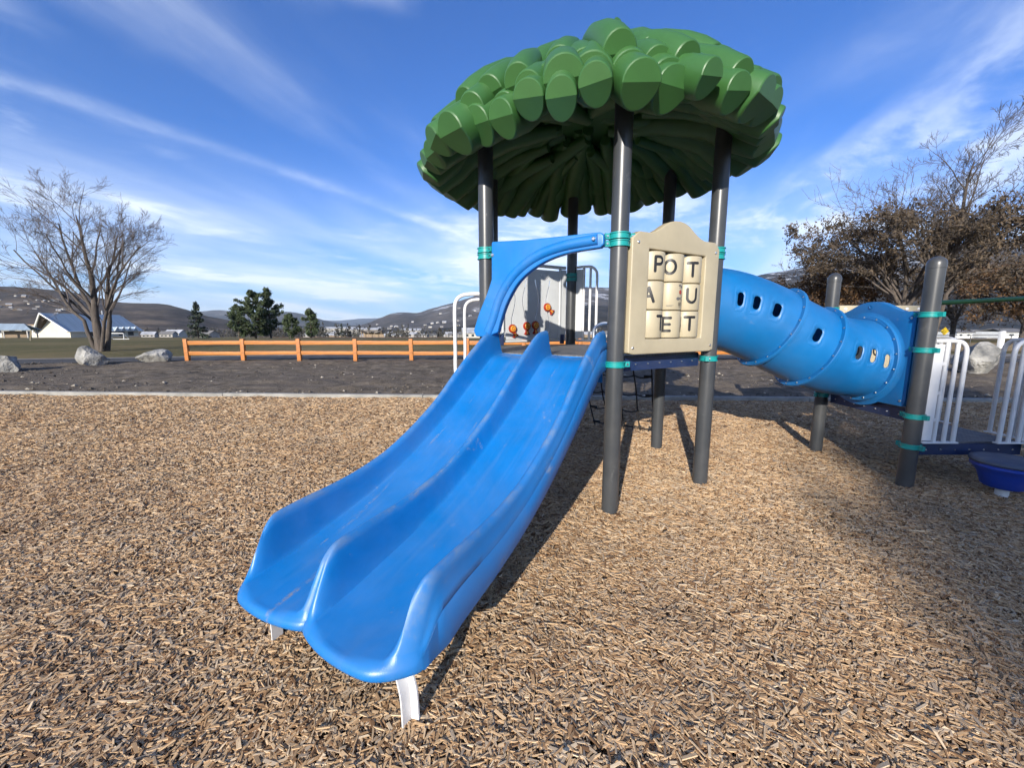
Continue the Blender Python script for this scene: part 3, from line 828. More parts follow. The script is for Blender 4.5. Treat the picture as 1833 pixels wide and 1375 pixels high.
def build_letter_panel():
    P, Q, u, n, L = edge(HEX['A'], HEX['B'])
    outer = [(0.058, 1.235), (1.062, 1.235), (1.064, 2.118), (1.03, 2.126), (0.86, 2.124)]
    arch = spline([(0.83, 0, 2.130), (0.745, 0, 2.170), (0.655, 0, 2.222), (0.545, 0, 2.240), (0.435, 0, 2.218), (0.345, 0, 2.165), (0.27, 0, 2.130)], 5)
    outer += [(p.x, p.z) for p in arch] + [(0.24, 2.122), (0.09, 2.122), (0.058, 2.112)]
    hole = [(0.232, 1.350), (0.892, 1.350), (0.892, 2.008), (0.232, 2.008)]
    M = frame(P + n * 0.035, u, n)
    panel = pbuild(ring_panel(outer, hole, (0.56, 1.66), 0.075, M, 64), 'letter_panel', M_TAN, bevel=0.010, bseg=3, bang=55, angle=50)
    for bx, bz_ in ((.115, 2.045), (1.01, 2.045), (.10, 1.285), (1.02, 1.285)):
        b = MB().lathe([(0, .006), (.008, .006), (.011, .003), (.011, 0), (.011, -.01)], 12, M @ Matrix.Translation((bx, 0.038, bz_)) @ Matrix.Rotation(R(-90), 4, 'X'))
        pbuild(b, 'bolt', M_STEEL, panel)
    rad = 0.108; pitch = 0.2185; hgt = 0.2165
    inks = {(0, 0): [('P', -.022, .012)], (0, 1): [('O', -.088, .005)], (0, 2): [('T', -.055, .0)],
            (1, 0): [('A', -.090, .005)], (1, 2): [('U', -.05, .012)],
            (2, 0): [('T', .026, .012), ('N', -.150, .012)], (2, 1): [('E', -.098, .0), ('A', .082, 0)], (2, 2): [('T', -.055, .008)]}
    for r_ in range(3):
        for c_ in range(3):
            cx = 0.2345 + pitch * (c_ + .5); cz = 2.003 - hgt * (r_ + .5) - .0015
            Mc = M @ Matrix.Translation((cx, -0.052, cz))
            mb = MB(); h = hgt / 2 - 0.002
            mb.lathe([(0, -h), (rad - .012, -h), (rad - .003, -h + .004), (rad, -h + .012), (rad, h - .012), (rad - .003, h - .004), (rad - .012, h), (0, h)], 40, Mc)
            li = 0
            for g, a, dz in inks.get((r_, c_), []):
                for st in GL[g]:
                    stroke(mb, [(x + a, z + dz) for x, z in st], .0105, Mc, rad, .0012 + .0004 * li); li += 1
            if (r_, c_) == (1, 1):
                Ms = Mc @ Matrix.Rotation(R(17), 4, 'Z')
                # small printed pictures: mouse, apple, spoon, numeral 10, with fine print
                stroke(mb, arc(.036, .082, .010, .006, 0, 360, 14), .0035, Ms, rad, .0010, 3)
                stroke(mb, arc(.058, .074, .010, .005, 0, 360, 14), .0035, Ms, rad, .0014, 3)
                stroke(mb, seg2((.030, .062), (.060, .062), 6), .0012, Ms, rad, .0012, 3)
                stroke(mb, arc(.046, .032, .008, .009, 0, 360, 16), .0085, Ms, rad, .0012, 2)
                stroke(mb, seg2((.034, .012), (.056, .012), 4), .0010, Ms, rad, .0012, 3)
                stroke(mb, arc(.022, -.018, .012, .007, 0, 360, 16), .0055, Ms, rad, .0012, 3)
                stroke(mb, seg2((.034, -.016), (.066, -.004), 6), .0026, Ms, rad, .0016, 3)
                stroke(mb, seg2((.034, -.019), (.062, -.024), 6), .0026, Ms, rad, .0020, 3)
                stroke(mb, seg2((.032, -.072), (.032, -.048)), .0028, Ms, rad, .0012, 1)
                stroke(mb, arc(.050, -.060, .008, .012, 0, 360, 18), .0028, Ms, rad, .0012, 1)
                stroke(mb, seg2((.034, -.083), (.052, -.083), 4), .0014, Ms, rad, .0012, 3)
                stroke(mb, seg2((-.070, -.070), (-.018, -.070), 8), .0014, Ms, rad, .0012, 3)
                stroke(mb, seg2((-.070, -.076), (-.030, -.076), 8), .0012, Ms, rad, .0012, 3)
            pbuild(mb, 'letter_cylinder', [M_TAN, M_BLACK, M_RED, M_PRINT], panel)
M_PRINT = mat('grey_print', (0.10, 0.10, 0.10), 0.6, 0.2, 20)
build_letter_panel()

# ---- tube tunnel from edge B-C to the square deck
TY = 4.10
CL = spline([(1.70, TY, 1.635), (1.95, TY, 1.63), (2.20, TY, 1.585), (2.50, TY, 1.475), (2.80, TY, 1.325), (3.10, TY, 1.195), (3.35, TY, 1.135), (3.56, TY, 1.12)], 16)
def tunnel_frame(s):
    """s in 0..1 along the tunnel -> (point, tangent)"""
    f = s * (len(CL) - 1); i = min(int(f), len(CL) - 2); t = f - i
    p = CL[i].lerp(CL[i + 1], t)
    a, b = CL[max(i - 2, 0)], CL[min(i + 3, len(CL) - 1)]
    return p, (b - a).normalized()

def build_tunnel():
    TR = 0.385
    tun = empty('tunnel'); tun.parent = PLAY
    # s of flanges
    cuts = [0.0, 0.475, 0.665, 1.0]
    # holes (s centre, angle centre): angle 0 = towards -Y (viewer side), positive up
    holes_all = [(0.205, .16), (0.29, .16), (0.375, .15), (0.565, .12), (0.765, .10), (0.845, .06), (0.925, .04)]
    NA = 64
    Ltot = sum((CL[i + 1] - CL[i]).length for i in range(len(CL) - 1))
    def surf(s, ph, r):
        p, t = tunnel_frame(s); up = Vector((-t.z, 0, t.x)); sd = Vector((0, -1, 0))
        return p + (sd * math.cos(ph) + up * math.sin(ph)) * r
    for q in range(3):
        s0, s1 = cuts[q], cuts[q + 1]
        NSs = max(10, int(round((s1 - s0) / 0.0100))); mb = MB()
        ss = [s0 + (s1 - s0) * i / NSs for i in range(NSs + 1)]
        for i, s in enumerate(ss):
            for j in range(NA): mb.v.append(surf(s, 2 * math.pi * j / NA, TR))
        skip = set()
        for hs, ha in holes_all:
            if not (s0 < hs < s1): continue
            for ang in (ha, math.pi - ha):
                ci = int(round((hs - s0) / (s1 - s0) * NSs)); cj = int(round(ang / (2 * math.pi) * NA)) % NA
                ci = min(max(ci, 4), NSs - 4)
                hsn = ss[ci]; an = 2 * math.pi * cj / NA
                di, dj = 3, 3
                for a in range(-di, di):
                    for b in range(-dj, dj): skip.add((ci + a, (cj + b) % NA))
                bd = [(ci + a, cj - dj) for a in range(-di, di)] + [(ci + di, cj + b) for b in range(-dj, dj)] + [(ci + a, cj + dj) for a in range(di, -di, -1)] + [(ci - di, cj + b) for b in range(dj, -dj, -1)]
                ids_b = [a * NA + (b % NA) for a, b in bd]; hid = []
                # rounded slot outline, started at the same corner and sampled evenly
                w, h = 0.030, 0.034; dense = []
                for t in np.linspace(-135, 225, 181)[:-1]:
                    cx_, sy_ = math.cos(R(t)), math.sin(R(t)); dense.append((w * cx_, w * sy_ + (h if sy_ > 0 else -h)))
                dd = [0.0]
                for i in range(len(dense)): dd.append(dd[-1] + math.hypot(dense[(i + 1) % 180][0] - dense[i][0], dense[(i + 1) % 180][1] - dense[i][1]))
                for q_ in range(len(bd)):
                    tgt = dd[-1] * q_ / len(bd); i = max(j for j in range(180) if dd[j] <= tgt + 1e-9)
                    f_ = (tgt - dd[i]) / max(dd[i + 1] - dd[i], 1e-9); A_, B_ = dense[i], dense[(i + 1) % 180]
                    x, y = A_[0] + (B_[0] - A_[0]) * f_, A_[1] + (B_[1] - A_[1]) * f_
                    hid.append(len(mb.v)); mb.v.append(surf(hsn + x / Ltot, an + y / TR, TR))
                K = len(bd)
                for i in range(K):
                    mb.f.append((ids_b[i], ids_b[(i + 1) % K], hid[(i + 1) % K], hid[i])); mb.mi.append(0)
        for i in range(NSs):
            for j in range(NA):
                if (i, j) in skip: continue
                mb.f.append((i * NA + j, i * NA + (j + 1) % NA, (i + 1) * NA + (j + 1) % NA, (i + 1) * NA + j)); mb.mi.append(0)
        o = pbuild(mb, 'tunnel_section', M_TUN, tun, angle=40)
        md = o.modifiers.new('wall', 'SOLIDIFY'); md.thickness = 0.009; md.offset = 0.0
    for q, s in enumerate((0.03, 0.475, 0.665, 0.982)):
        p, t = tunnel_frame(s)
        q_ = t.to_track_quat('Z', 'Y').to_matrix().to_4x4(); M = Matrix.Translation(p) @ q_
        w = 0.018 if q < 3 else 0.014
        mb = MB().lathe([(TR - .002, -w), (TR + .040, -w), (TR + .046, -w + .006), (TR + .046, w - .006), (TR + .040, w), (TR - .002, w)], 56, M, closed=True)
        fl = pbuild(mb, 'tunnel_flange', M_TUN, tun)
        for i in range(18):
            a = 2 * math.pi * (i + .5) / 18
            b = MB().lathe([(0, .007), (.006, .007), (.009, .003), (.009, 0)], 8, M @ Matrix.Translation(((TR + .024) * math.cos(a), (TR + .024) * math.sin(a), -w)) @ Matrix.Rotation(R(180), 4, 'X'))
            pbuild(b, 'bolt', M_STEEL, tun)
build_tunnel()

def build_tunnel_panel(P, Q, zlo, zc, ztop, arch_h, name, rad, xo, hc):
    P, Q, u, n, L = edge(P, Q)
    outer = [(0.075, zlo), (L - 0.075, zlo), (L - 0.075, ztop - .012), (L - 0.10, ztop), (L - 0.17, ztop)]
    m = L / 2
    pts = spline([(m + .33, 0, ztop), (m + .25, 0, ztop + arch_h * .3), (m + .12, 0, ztop + arch_h * .85), (m, 0, ztop + arch_h), (m - .12, 0, ztop + arch_h * .85), (m - .25, 0, ztop + arch_h * .3), (m - .33, 0, ztop)], 5)
    outer += [(p.x, p.z) for p in pts] + [(0.17, ztop), (0.10, ztop), (0.075, ztop - .012)]
    hole = [(hc + rad * math.cos(a), zc + rad * math.sin(a)) for a in np.linspace(0, 2 * math.pi, 56, endpoint=False)]
    M = frame(P + n * xo, u, n)
    pn = pbuild(ring_panel(outer, hole, (hc, zc), 0.06, M, 64), name, M_TUN, bevel=0.010, bseg=2, bang=55, angle=50)
    # bell that swells from the panel to the tube end
    prof = [(rad + .075, 0.028), (rad + .055, 0.031), (rad + .035, 0.040), (rad + .018, 0.054), (rad + .004, 0.060), (rad - .012, 0.056), (rad - .012, 0.0)]
    Mb = M @ Matrix.Translation((hc, 0, zc)) @ Matrix.Rotation(R(-90), 4, 'X')
    pbuild(MB().lathe(prof, 56, Mb), 'panel_bell', M_TUN, pn, angle=60)
    for bx, bz_ in ((.12, ztop - .06), (L - .12, ztop - .06), (.12, zlo + .05), (L - .12, zlo + .05)):
        b = MB().lathe([(0, .006), (.008, .006), (.011, .003), (.011, 0), (.011, -.01)], 12, M @ Matrix.Translation((bx, 0.031, bz_)) @ Matrix.Rotation(R(-90), 4, 'X'))
        pbuild(b, 'bolt', M_STEEL, pn)
    if name == 'tunnel_panel':
        b = MB().lathe([(.020, .004), (.014, .006), (.012, .0), (0, -.002)], 16, M @ Matrix.Translation((L / 2, 0.032, ztop + arch_h - .05)) @ Matrix.Rotation(R(-90), 4, 'X'))
        pbuild(b, 'panel_boss', M_TUN, pn)
    return pn
# outward side of each panel faces the tube
build_tunnel_panel(HEX['B'], HEX['C'], 1.235, 1.635, 2.13, .10, 'tunnel_panel', 0.40, 0.0, 0.545)
build_tunnel_panel(SQ['P1'], SQ['P2'], 0.715, 1.12, 1.578, .105, 'tunnel_panel', 0.40, 0.0, 0.505)

# ---- activity panel with wavy tracks on edge D-F
def build_maze():
    P, Q, u, n, L = edge(HEX['F'], HEX['D'])
    M = frame(P, u, n)                        # n faces the viewer here
    z0, z1, x0, x1 = 1.285, 2.12, 0.17, 0.93
    # slots are wavy gaps cut right through; panel = strips between them
    zs = np.linspace(1.36, 2.0, 40)
    cx = [0.27, 0.425, 0.60, 0.765]
    def sx(k, z): return cx[k] + 0.026 * math.sin((z - 1.36) / 0.64 * 4.6 * math.pi / 2 + (0.4 if k % 2 else 3.4))
    mb = MB(); th = 0.018
    def sheet(fl, fr):
        N = len(zs); vs_ = []
        for y in (th / 2, -th / 2):
            for z in zs: vs_ += [M @ Vector((fl(z), y, z)), M @ Vector((fr(z), y, z))]
        fs = []
        for i in range(N - 1):
            a = 2 * i; b = 2 * N + 2 * i
            fs += [(a, a + 1, a + 3, a + 2), (b + 1, b, b + 2, b + 3), (a, a + 2, b + 2, b), (a + 3, a + 1, b + 1, b + 3)]
        mb.add(vs_, fs)
    hw = 0.008
    bounds = [lambda z: x0] + sum([[(lambda z, k=k: sx(k, z) - hw), (lambda z, k=k: sx(k, z) + hw)] for k in range(4)], []) + [lambda z: x1]
    for i in range(0, len(bounds), 2): sheet(bounds[i], bounds[i + 1])
    for za, zb in ((z0, 1.36), (2.0, z1)):
        mb.box((0, 0, 0), (1, 1, 1)); k = len(mb.v) - 8
        for i in range(8):
            x, y, z = mb.v[k + i]; mb.v[k + i] = tuple(M @ Vector(((x0 + x1) / 2 + x * (x1 - x0), y * th, (za + zb) / 2 + z * (zb - za))))
    pan = pbuild(mb, 'activity_panel', M_GREY, angle=30)
    fr = MB()
    fr.tube([M @ Vector(p) for p in ((0.13, 0, 1.25), (0.13, 0, 2.15), )], 0.018, 10)
    fr.tube([M @ Vector(p) for p in ((0.95, 0, 1.25), (0.95, 0, 2.15), )], 0.018, 10)
    pbuild(fr, 'panel_frame', M_GREY, pan)
    fr = MB(); fr.tube([M @ Vector(p) for p in ((0.09, 0, 2.165), (1.03, 0, 2.165))], 0.020, 10)
    pbuild(fr, 'top_rail', M_GREY, pan)
    fr = MB(); fr.tube([M @ Vector(p) for p in ((0.13, 0, 1.265), (0.95, 0, 1.265))], 0.016, 10)
    pbuild(fr, 'bottom_rail', M_GREY, pan)
    for xx in (0.075, 1.01):
        pl = MB().box((0, 0, 0), (0.07, 0.010, 0.88)); pl.v = [tuple(M @ Vector((x + xx, y, z + 1.70))) for x, y, z in pl.v]
        pbuild(pl, 'mounting_plate', M_GREY, pan)
        br = MB().box((0, 0, 0), (0.035, 0.05, 0.12)); br.v = [tuple(M @ Vector((x + xx + (.03 if xx < .5 else -.03), y + .02, z + 1.28))) for x, y, z in br.v]
        pbuild(br, 'foot_bracket', M_NAVY, pan, bevel=.006)
    # little aeroplane outline near the top
    ap = [(-.055, .022), (-.050, -.004), (-.030, -.012), (.030, -.016), (.052, -.006), (.056, .010), (.034, .016), (.010, .014), (-.040, .004)]
    mbp = MB(); C0 = Vector((0.715, 0, 2.055))
    loop = [M @ Vector((C0.x + x, th / 2 + .002, C0.z + z)) for x, z in ap + [ap[0]]]
    mbp.tube(loop, 0.0045, 6)
    wing = [(.012, -.014), (-.014, -.040), (.004, -.042), (.034, -.018)]
    mbp.tube([M @ Vector((C0.x + x, th / 2 + .003, C0.z + z)) for x, z in wing], 0.0045, 6)
    pbuild(mbp, 'aeroplane_outline', M_WHITE, pan)
    # red and amber sliders in the tracks
    for k, z, ang in ((0, 1.415, -25), (1, 1.445, 0), (2, 1.455, 0), (3, 1.675, -50)):
        x = sx(k, z) if 1.36 < z < 2 else cx[k]
        Mk = M @ Matrix.Translation((x, th / 2, z)) @ Matrix.Rotation(R(ang), 4, 'Y')
        Mr = Mk @ Matrix.Rotation(R(-90), 4, 'X')
        mb = MB()
        mb.lathe([(0, .030), (.028, .030), (.046, .026), (.052, .018), (.052, .006), (.046, 0), (0, 0)], 22, Mr)
        mb.lathe([(.016, .0305), (.020, .036), (.032, .036), (.037, .0305)], 22, Mr, mi=1)
        mb.lathe([(0, .044), (.008, .043), (.012, .036), (.012, .0302)], 14, Mr, mi=1)
        extrude_poly([(-.014, -.040), (.014, -.040), (.018, -.070), (.040, -.098), (.022, -.108), (0, -.098), (-.022, -.108), (-.040, -.098), (-.018, -.070)][::-1], .022, Mk @ Matrix.Translation((0, .013, 0)), mb)
        mb.tube([Mk @ Vector((0, .026, -.06)), Mk @ Vector((0, .026, -.095))], .011, 8, mi=1)
        pbuild(mb, 'track_slider', [M_RED, M_YEL], pan, angle=40)
build_maze()

# ---- white rails
def rail_loop(name, pts, r=0.0165, m=M_WHITE):
    return pbuild(MB().tube(pts, r, 12), name, m)

def build_rails():
    # edge D-C: plate and bars beside the net climber
    P, Q, u, n, L = edge(HEX['C'], HEX['D'])
    def g(x, z, y=0.0): p = Q - u * x + n * y; return (p.x, p.y, z)
    rl = tag(empty('guard_rail')); rl.parent = PLAY
    pl = MB().box((0, 0, 0), (.085, .010, .86)); Mg = frame(Q - u * .105, -u, n); pl.v = [tuple(Mg @ Vector((x, y, z + 1.72))) for x, y, z in pl.v]
    pbuild(pl, 'mounting_plate', M_GREY, rl)
    top = spline([g(.06, 2.175), (g(.20, 2.178)), g(.27, 2.165), g(.325, 2.11), g(.335, 2.03)], 6) + [Vector(g(.338, 1.26))]
    pbuild(MB().tube(top, .0165, 12), 'bar', M_WHITE, rl)
    for x in (.165, .25): pbuild(MB().tube([g(x, 2.172), g(x, 1.26)], .0155, 12), 'bar', M_WHITE, rl)
    pbuild(MB().tube([g(.08, 1.262), g(.345, 1.262)], .015, 10), 'bar', M_WHITE, rl)
    # other end of that edge
    for x in (.80, .90): pbuild(MB().tube([g(x, 2.172), g(x, 1.26)], .0155, 12), 'bar', M_WHITE, rl)
    pbuild(MB().tube(spline([g(1.06, 2.175), g(.90, 2.178), g(.83, 2.165), g(.785, 2.11), g(.775, 2.03)], 6) + [Vector(g(.772, 1.26))], .0165, 12), 'bar', M_WHITE, rl)
    # edge F-E: two entry hoops standing out to the left
    rl = tag(empty('entry_hoop_rail')); rl.parent = PLAY
    for y in (3.74, 4.52):
        pts = spline([(-.20, y, 1.735), (-.38, y, 1.735), (-.47, y, 1.715), (-.515, y, 1.66), (-.525, y, 1.56)], 6) + spline([(-.525, y, 1.20), (-.525, y, 1.02), (-.49, y, .96), (-.40, y, .93), (-.22, y, .93)], 6)
        pbuild(MB().tube(pts, .0175, 12), 'hoop', M_WHITE, rl)
    # square deck, front edge: two gates with a gap
    def gate(xs0, sgn, y, plate=True):
        rl = empty('guard_rail'); rl.parent = PLAY
        f = lambda d: xs0 + sgn * d
        if plate:
            pl = MB().box((f(.055), y, .86), (.085, .012, .86)); pbuild(pl, 'mounting_plate', M_WHITE, rl)
            for z in (.62, .86, 1.12): pbuild(MB().box((f(.108), y, z), (.022, .016, .03)), 'plate_tab', M_WHITE, rl)
        pbuild(MB().tube(spline([(f(.01), y, 1.318), (f(.19), y, 1.318), (f(.255), y, 1.300), (f(.292), y, 1.25), (f(.298), y, 1.17)], 6) + [Vector((f(.300), y, .415))], .0175, 12), 'bar', M_WHITE, rl)
        for d in (.125, .215): pbuild(MB().tube([(f(d), y, 1.316), (f(d), y, .415)], .0165, 12), 'bar', M_WHITE, rl)
        pbuild(MB().box((f(.17), y, .412), (.32, .045, .012)), 'foot_plate', M_WHITE, rl)
    gate(3.655, 1, 3.50); gate(4.655, -1, 3.49)
    def gate_y(ys0, sgn, X):
        rl = empty('guard_rail'); rl.parent = PLAY
        f = lambda d: ys0 + sgn * d
        pbuild(MB().box((X, f(.055), .86), (.012, .085, .86)), 'mounting_plate', M_WHITE, rl)
        pbuild(MB().tube(spline([(X, f(.01), 1.318), (X, f(.19), 1.318), (X, f(.255), 1.300), (X, f(.292), 1.25), (X, f(.298), 1.17)], 6) + [Vector((X, f(.300), .415))], .0175, 12), 'bar', M_WHITE, rl)
        for d in (.125, .215): pbuild(MB().tube([(X, f(d), 1.316), (X, f(d), .415)], .0165, 12), 'bar', M_WHITE, rl)
        pbuild(MB().box((X, f(.17), .412), (.045, .32, .012)), 'foot_plate', M_WHITE, rl)
    gate_y(3.56, 1, 4.71); gate_y(4.55, -1, 4.70)
    # tan letter board on the back edge of the square deck
    P, Q, u, n, L = edge(SQ['P1'], SQ['P3'])
    M = frame(P, u, n)
    pb = MB().box((0, 0, 0), (L - .15, .05, .92)); pb.v = [tuple(M @ Vector((x + L / 2, y, z + 1.215))) for x, y, z in pb.v]
    bd = pbuild(pb, 'back_panel', M_TAN, bevel=.01)
    for bx in (.14, .27, L - .27, L - .14):
        b = MB().lathe([(0, .012), (.012, .010), (.018, .004), (.018, 0)], 12, M @ Matrix.Translation((bx, .025, 1.635)) @ Matrix.Rotation(R(-90), 4, 'X'))
        pbuild(b, 'bolt_cap', M_WHITE, bd)
    ink = MB()
    for cx in (.30, .52, .74):
        for zz in (.95, 1.17, 1.39):
            for st in (seg2((-.03, -.05), (-.03, .05)), arc(.02, 0, .025, .05, 0, 360, 18)):
                Pn = [Vector((cx + a, .0265, zz + b)) for a, b in st]; N = len(Pn)
                le, ri = [], []
                for i in range(N):
                    t = (Pn[min(i + 1, N - 1)] - Pn[max(i - 1, 0)]).normalized(); nn = Vector((-t.z, 0, t.x))
                    le.append(M @ (Pn[i] + nn * .009)); ri.append(M @ (Pn[i] - nn * .009))
                ink.add(le + ri, [(i, i + N, i + 1 + N, i + 1) for i in range(N - 1)])
    pbuild(ink, 'printed_figures', M_BLACK, bd)
    # green overhead bar leading off to the right
    gb = empty('overhead_bar'); gb.parent = PLAY
    for y in (4.61, 3.95):
        pbuild(MB().tube([(4.72, y + (0 if y > 4.5 else .02), 1.70), (6.4, y + .02, 1.785), (8.4, y + .05, 1.80)], .026, 12), 'bar', M_GBAR, gb) if y > 4.5 else None
    pbuild(MB().lathe([(0, -.3), (PR, -.3), (PR, 1.93), (PR * .7, 1.985), (0, 2.0)], 24, Matrix.Translation((8.45, 4.66, 0))), 'post', M_POST, gb)
build_rails()

# ---- rope climbing net on edge C-D
def build_net():
    P, Q, u, n, L = edge(HEX['C'], HEX['D'])
    net = empty('rope_net'); net.parent = PLAY
    def pt(a, v):
        q = P + u * a + n * (0.04 + 0.62 * v ** 1.25); return Vector((q.x, q.y, 1.12 * (1 - v) ** 0.95 + 0.01))
    cols = [0.13, 0.34, 0.56, 0.78, 0.99]; rowsv = [0.28, 0.52, 0.74, 0.95]
    for a in cols:
        pbuild(MB().tube([pt(a, v) + u * .008 * math.sin(v * 9 + a * 20) for v in np.linspace(0, 1, 10)], .0095, 6), 'rope', M_ROPE, net)
    for v in rowsv:
        pts = []
        for i in range(len(cols) - 1):
            for t in np.linspace(0, 1, 5, endpoint=False):
                p = pt(cols[i] + (cols[i + 1] - cols[i]) * t, v); p.z -= .022 * math.sin(math.pi * t); pts.append(p)
        pts.append(pt(cols[-1], v))
        pbuild(MB().tube(pts, .0095, 6), 'rope', M_ROPE, net)
    for v in rowsv:
        for a in cols:
            p = pt(a, v)
            pbuild(MB().lathe([(0, -.022), (.015, -.014), (.019, 0), (.015, .014), (0, .022)], 8, Matrix.Translation(p)), 'knot', M_ROPE, net)
        p, q = pt(cols[0], v), pt(cols[0] + .09, v)
        pbuild(MB().tube([p, q], .015, 7), 'rope_sleeve', M_ROPE, net)
        p, q = pt(cols[-1], v), pt(cols[-1] - .09, v)
        pbuild(MB().tube([p, q], .015, 7), 'rope_sleeve', M_ROPE, net)
build_net()

# ------------------------------------------------------------------ stepping stool
def build_stool():
    s = tag(empty('stepping_stool', (4.20, 3.28, 0)), 'blue bowl-shaped stepping stool with worn top on a white stem beside the low deck', 'stool')
    MB().lathe([(0, -.2), (.042, -.2), (.042, .17), (0, .17)], 18).build('stem', M_WHITE, s)
    MB().lathe([(0, .085), (.115, .085), (.135, .10), (.165, .20), (.20, .25), (.215, .265), (.215, .29), (0, .29)], 32).build('bowl', M_STOOL, s, angle=40)
    MB().lathe([(0.19, .291), (.218, .293), (.226, .305), (.220, .325), (.19, .335), (0, .337)], 32).build('seat_top', M_STOOLTOP, s, angle=60)
build_stool()

# ------------------------------------------------------------------ wood chips
def chip_material():
    m = bpy.data.materials.new('wood_chip'); m.use_nodes = True
    k = NT(m.node_tree); b = k.n['Principled BSDF']
    rnd = k.node('ShaderNodeObjectInfo').outputs['Random']
    c = k.ramp(rnd, [(0.0, (0.15, 0.085, 0.044)), (0.10, (0.25, 0.150, 0.080)), (0.24, (0.37, 0.245, 0.135)), (0.42, (0.47, 0.325, 0.185)), (0.58, (0.55, 0.395, 0.235)), (0.72, (0.62, 0.465, 0.29)), (0.83, (0.36, 0.29, 0.215)), (0.93, (0.48, 0.39, 0.28)), (1.0, (0.74, 0.60, 0.41))])
    pos = k.node('ShaderNodeNewGeometry').outputs['Position']
    big = k.noise(pos, 0.55, 4, 0.6)
    c = k.mix(k.m('MULTIPLY', k.ss(big, 0.42, 0.68), 0.45), c, k.mix(0.45, c, (0.26, 0.155, 0.085, 1)))
    warm = k.noise(pos, 1.7, 3, 0.6)
    c = k.mix(k.m('MULTIPLY', k.ss(warm, 0.5, 0.72), 0.30), c, (0.155, 0.135, 0.11, 1))
    oc = k.node('ShaderNodeTexCoord').outputs['Object']
    g = k.noise(k.node('ShaderNodeMapping', {0: oc, 3: (30, 400, 400)}).outputs[0], 1.0, 4, 0.6)
    c = k.mix(k.m('MULTIPLY', k.ss(g, 0.35, 0.7), 0.38), c, k.mix(1.0, c, (0.55, 0.5, 0.45, 1), 'MULTIPLY'))
    c = k.mix(1.0, c, (1.03, 1.0, 0.98, 1), 'MULTIPLY')
    k.put(b.inputs['Base Color'], c); b.inputs['Roughness'].default_value = 0.85; b.inputs['Specular IOR Level'].default_value = 0.2
    return m
M_CHIP = chip_material()

def chip_mesh(i):
    r_ = random.Random(40 + i)
    L, Wd, T = r_.choice([.026, .032, .038, .046, .022]) , r_.uniform(.007, .013), r_.uniform(.0028, .0055)
    mb = MB(); vs_ = []
    for x, tw in ((-L / 2, r_.uniform(.35, 1.0)), (L / 2, r_.uniform(.35, 1.0))):
        sk = r_.uniform(-.006, .006); cz = r_.uniform(-.0025, .0025)
        for y, z in ((-1, -1), (1, -1), (1, 1), (-1, 1)):
            vs_.append((x + sk * y, y * Wd / 2 * tw, z * T / 2 + cz))
    mb.add(vs_, [(3, 2, 1, 0), (4, 5, 6, 7), (0, 1, 5, 4), (1, 2, 6, 5), (2, 3, 7, 6), (3, 0, 4, 7)])
    return mb.mesh('wood_chip', M_CHIP, angle=0)

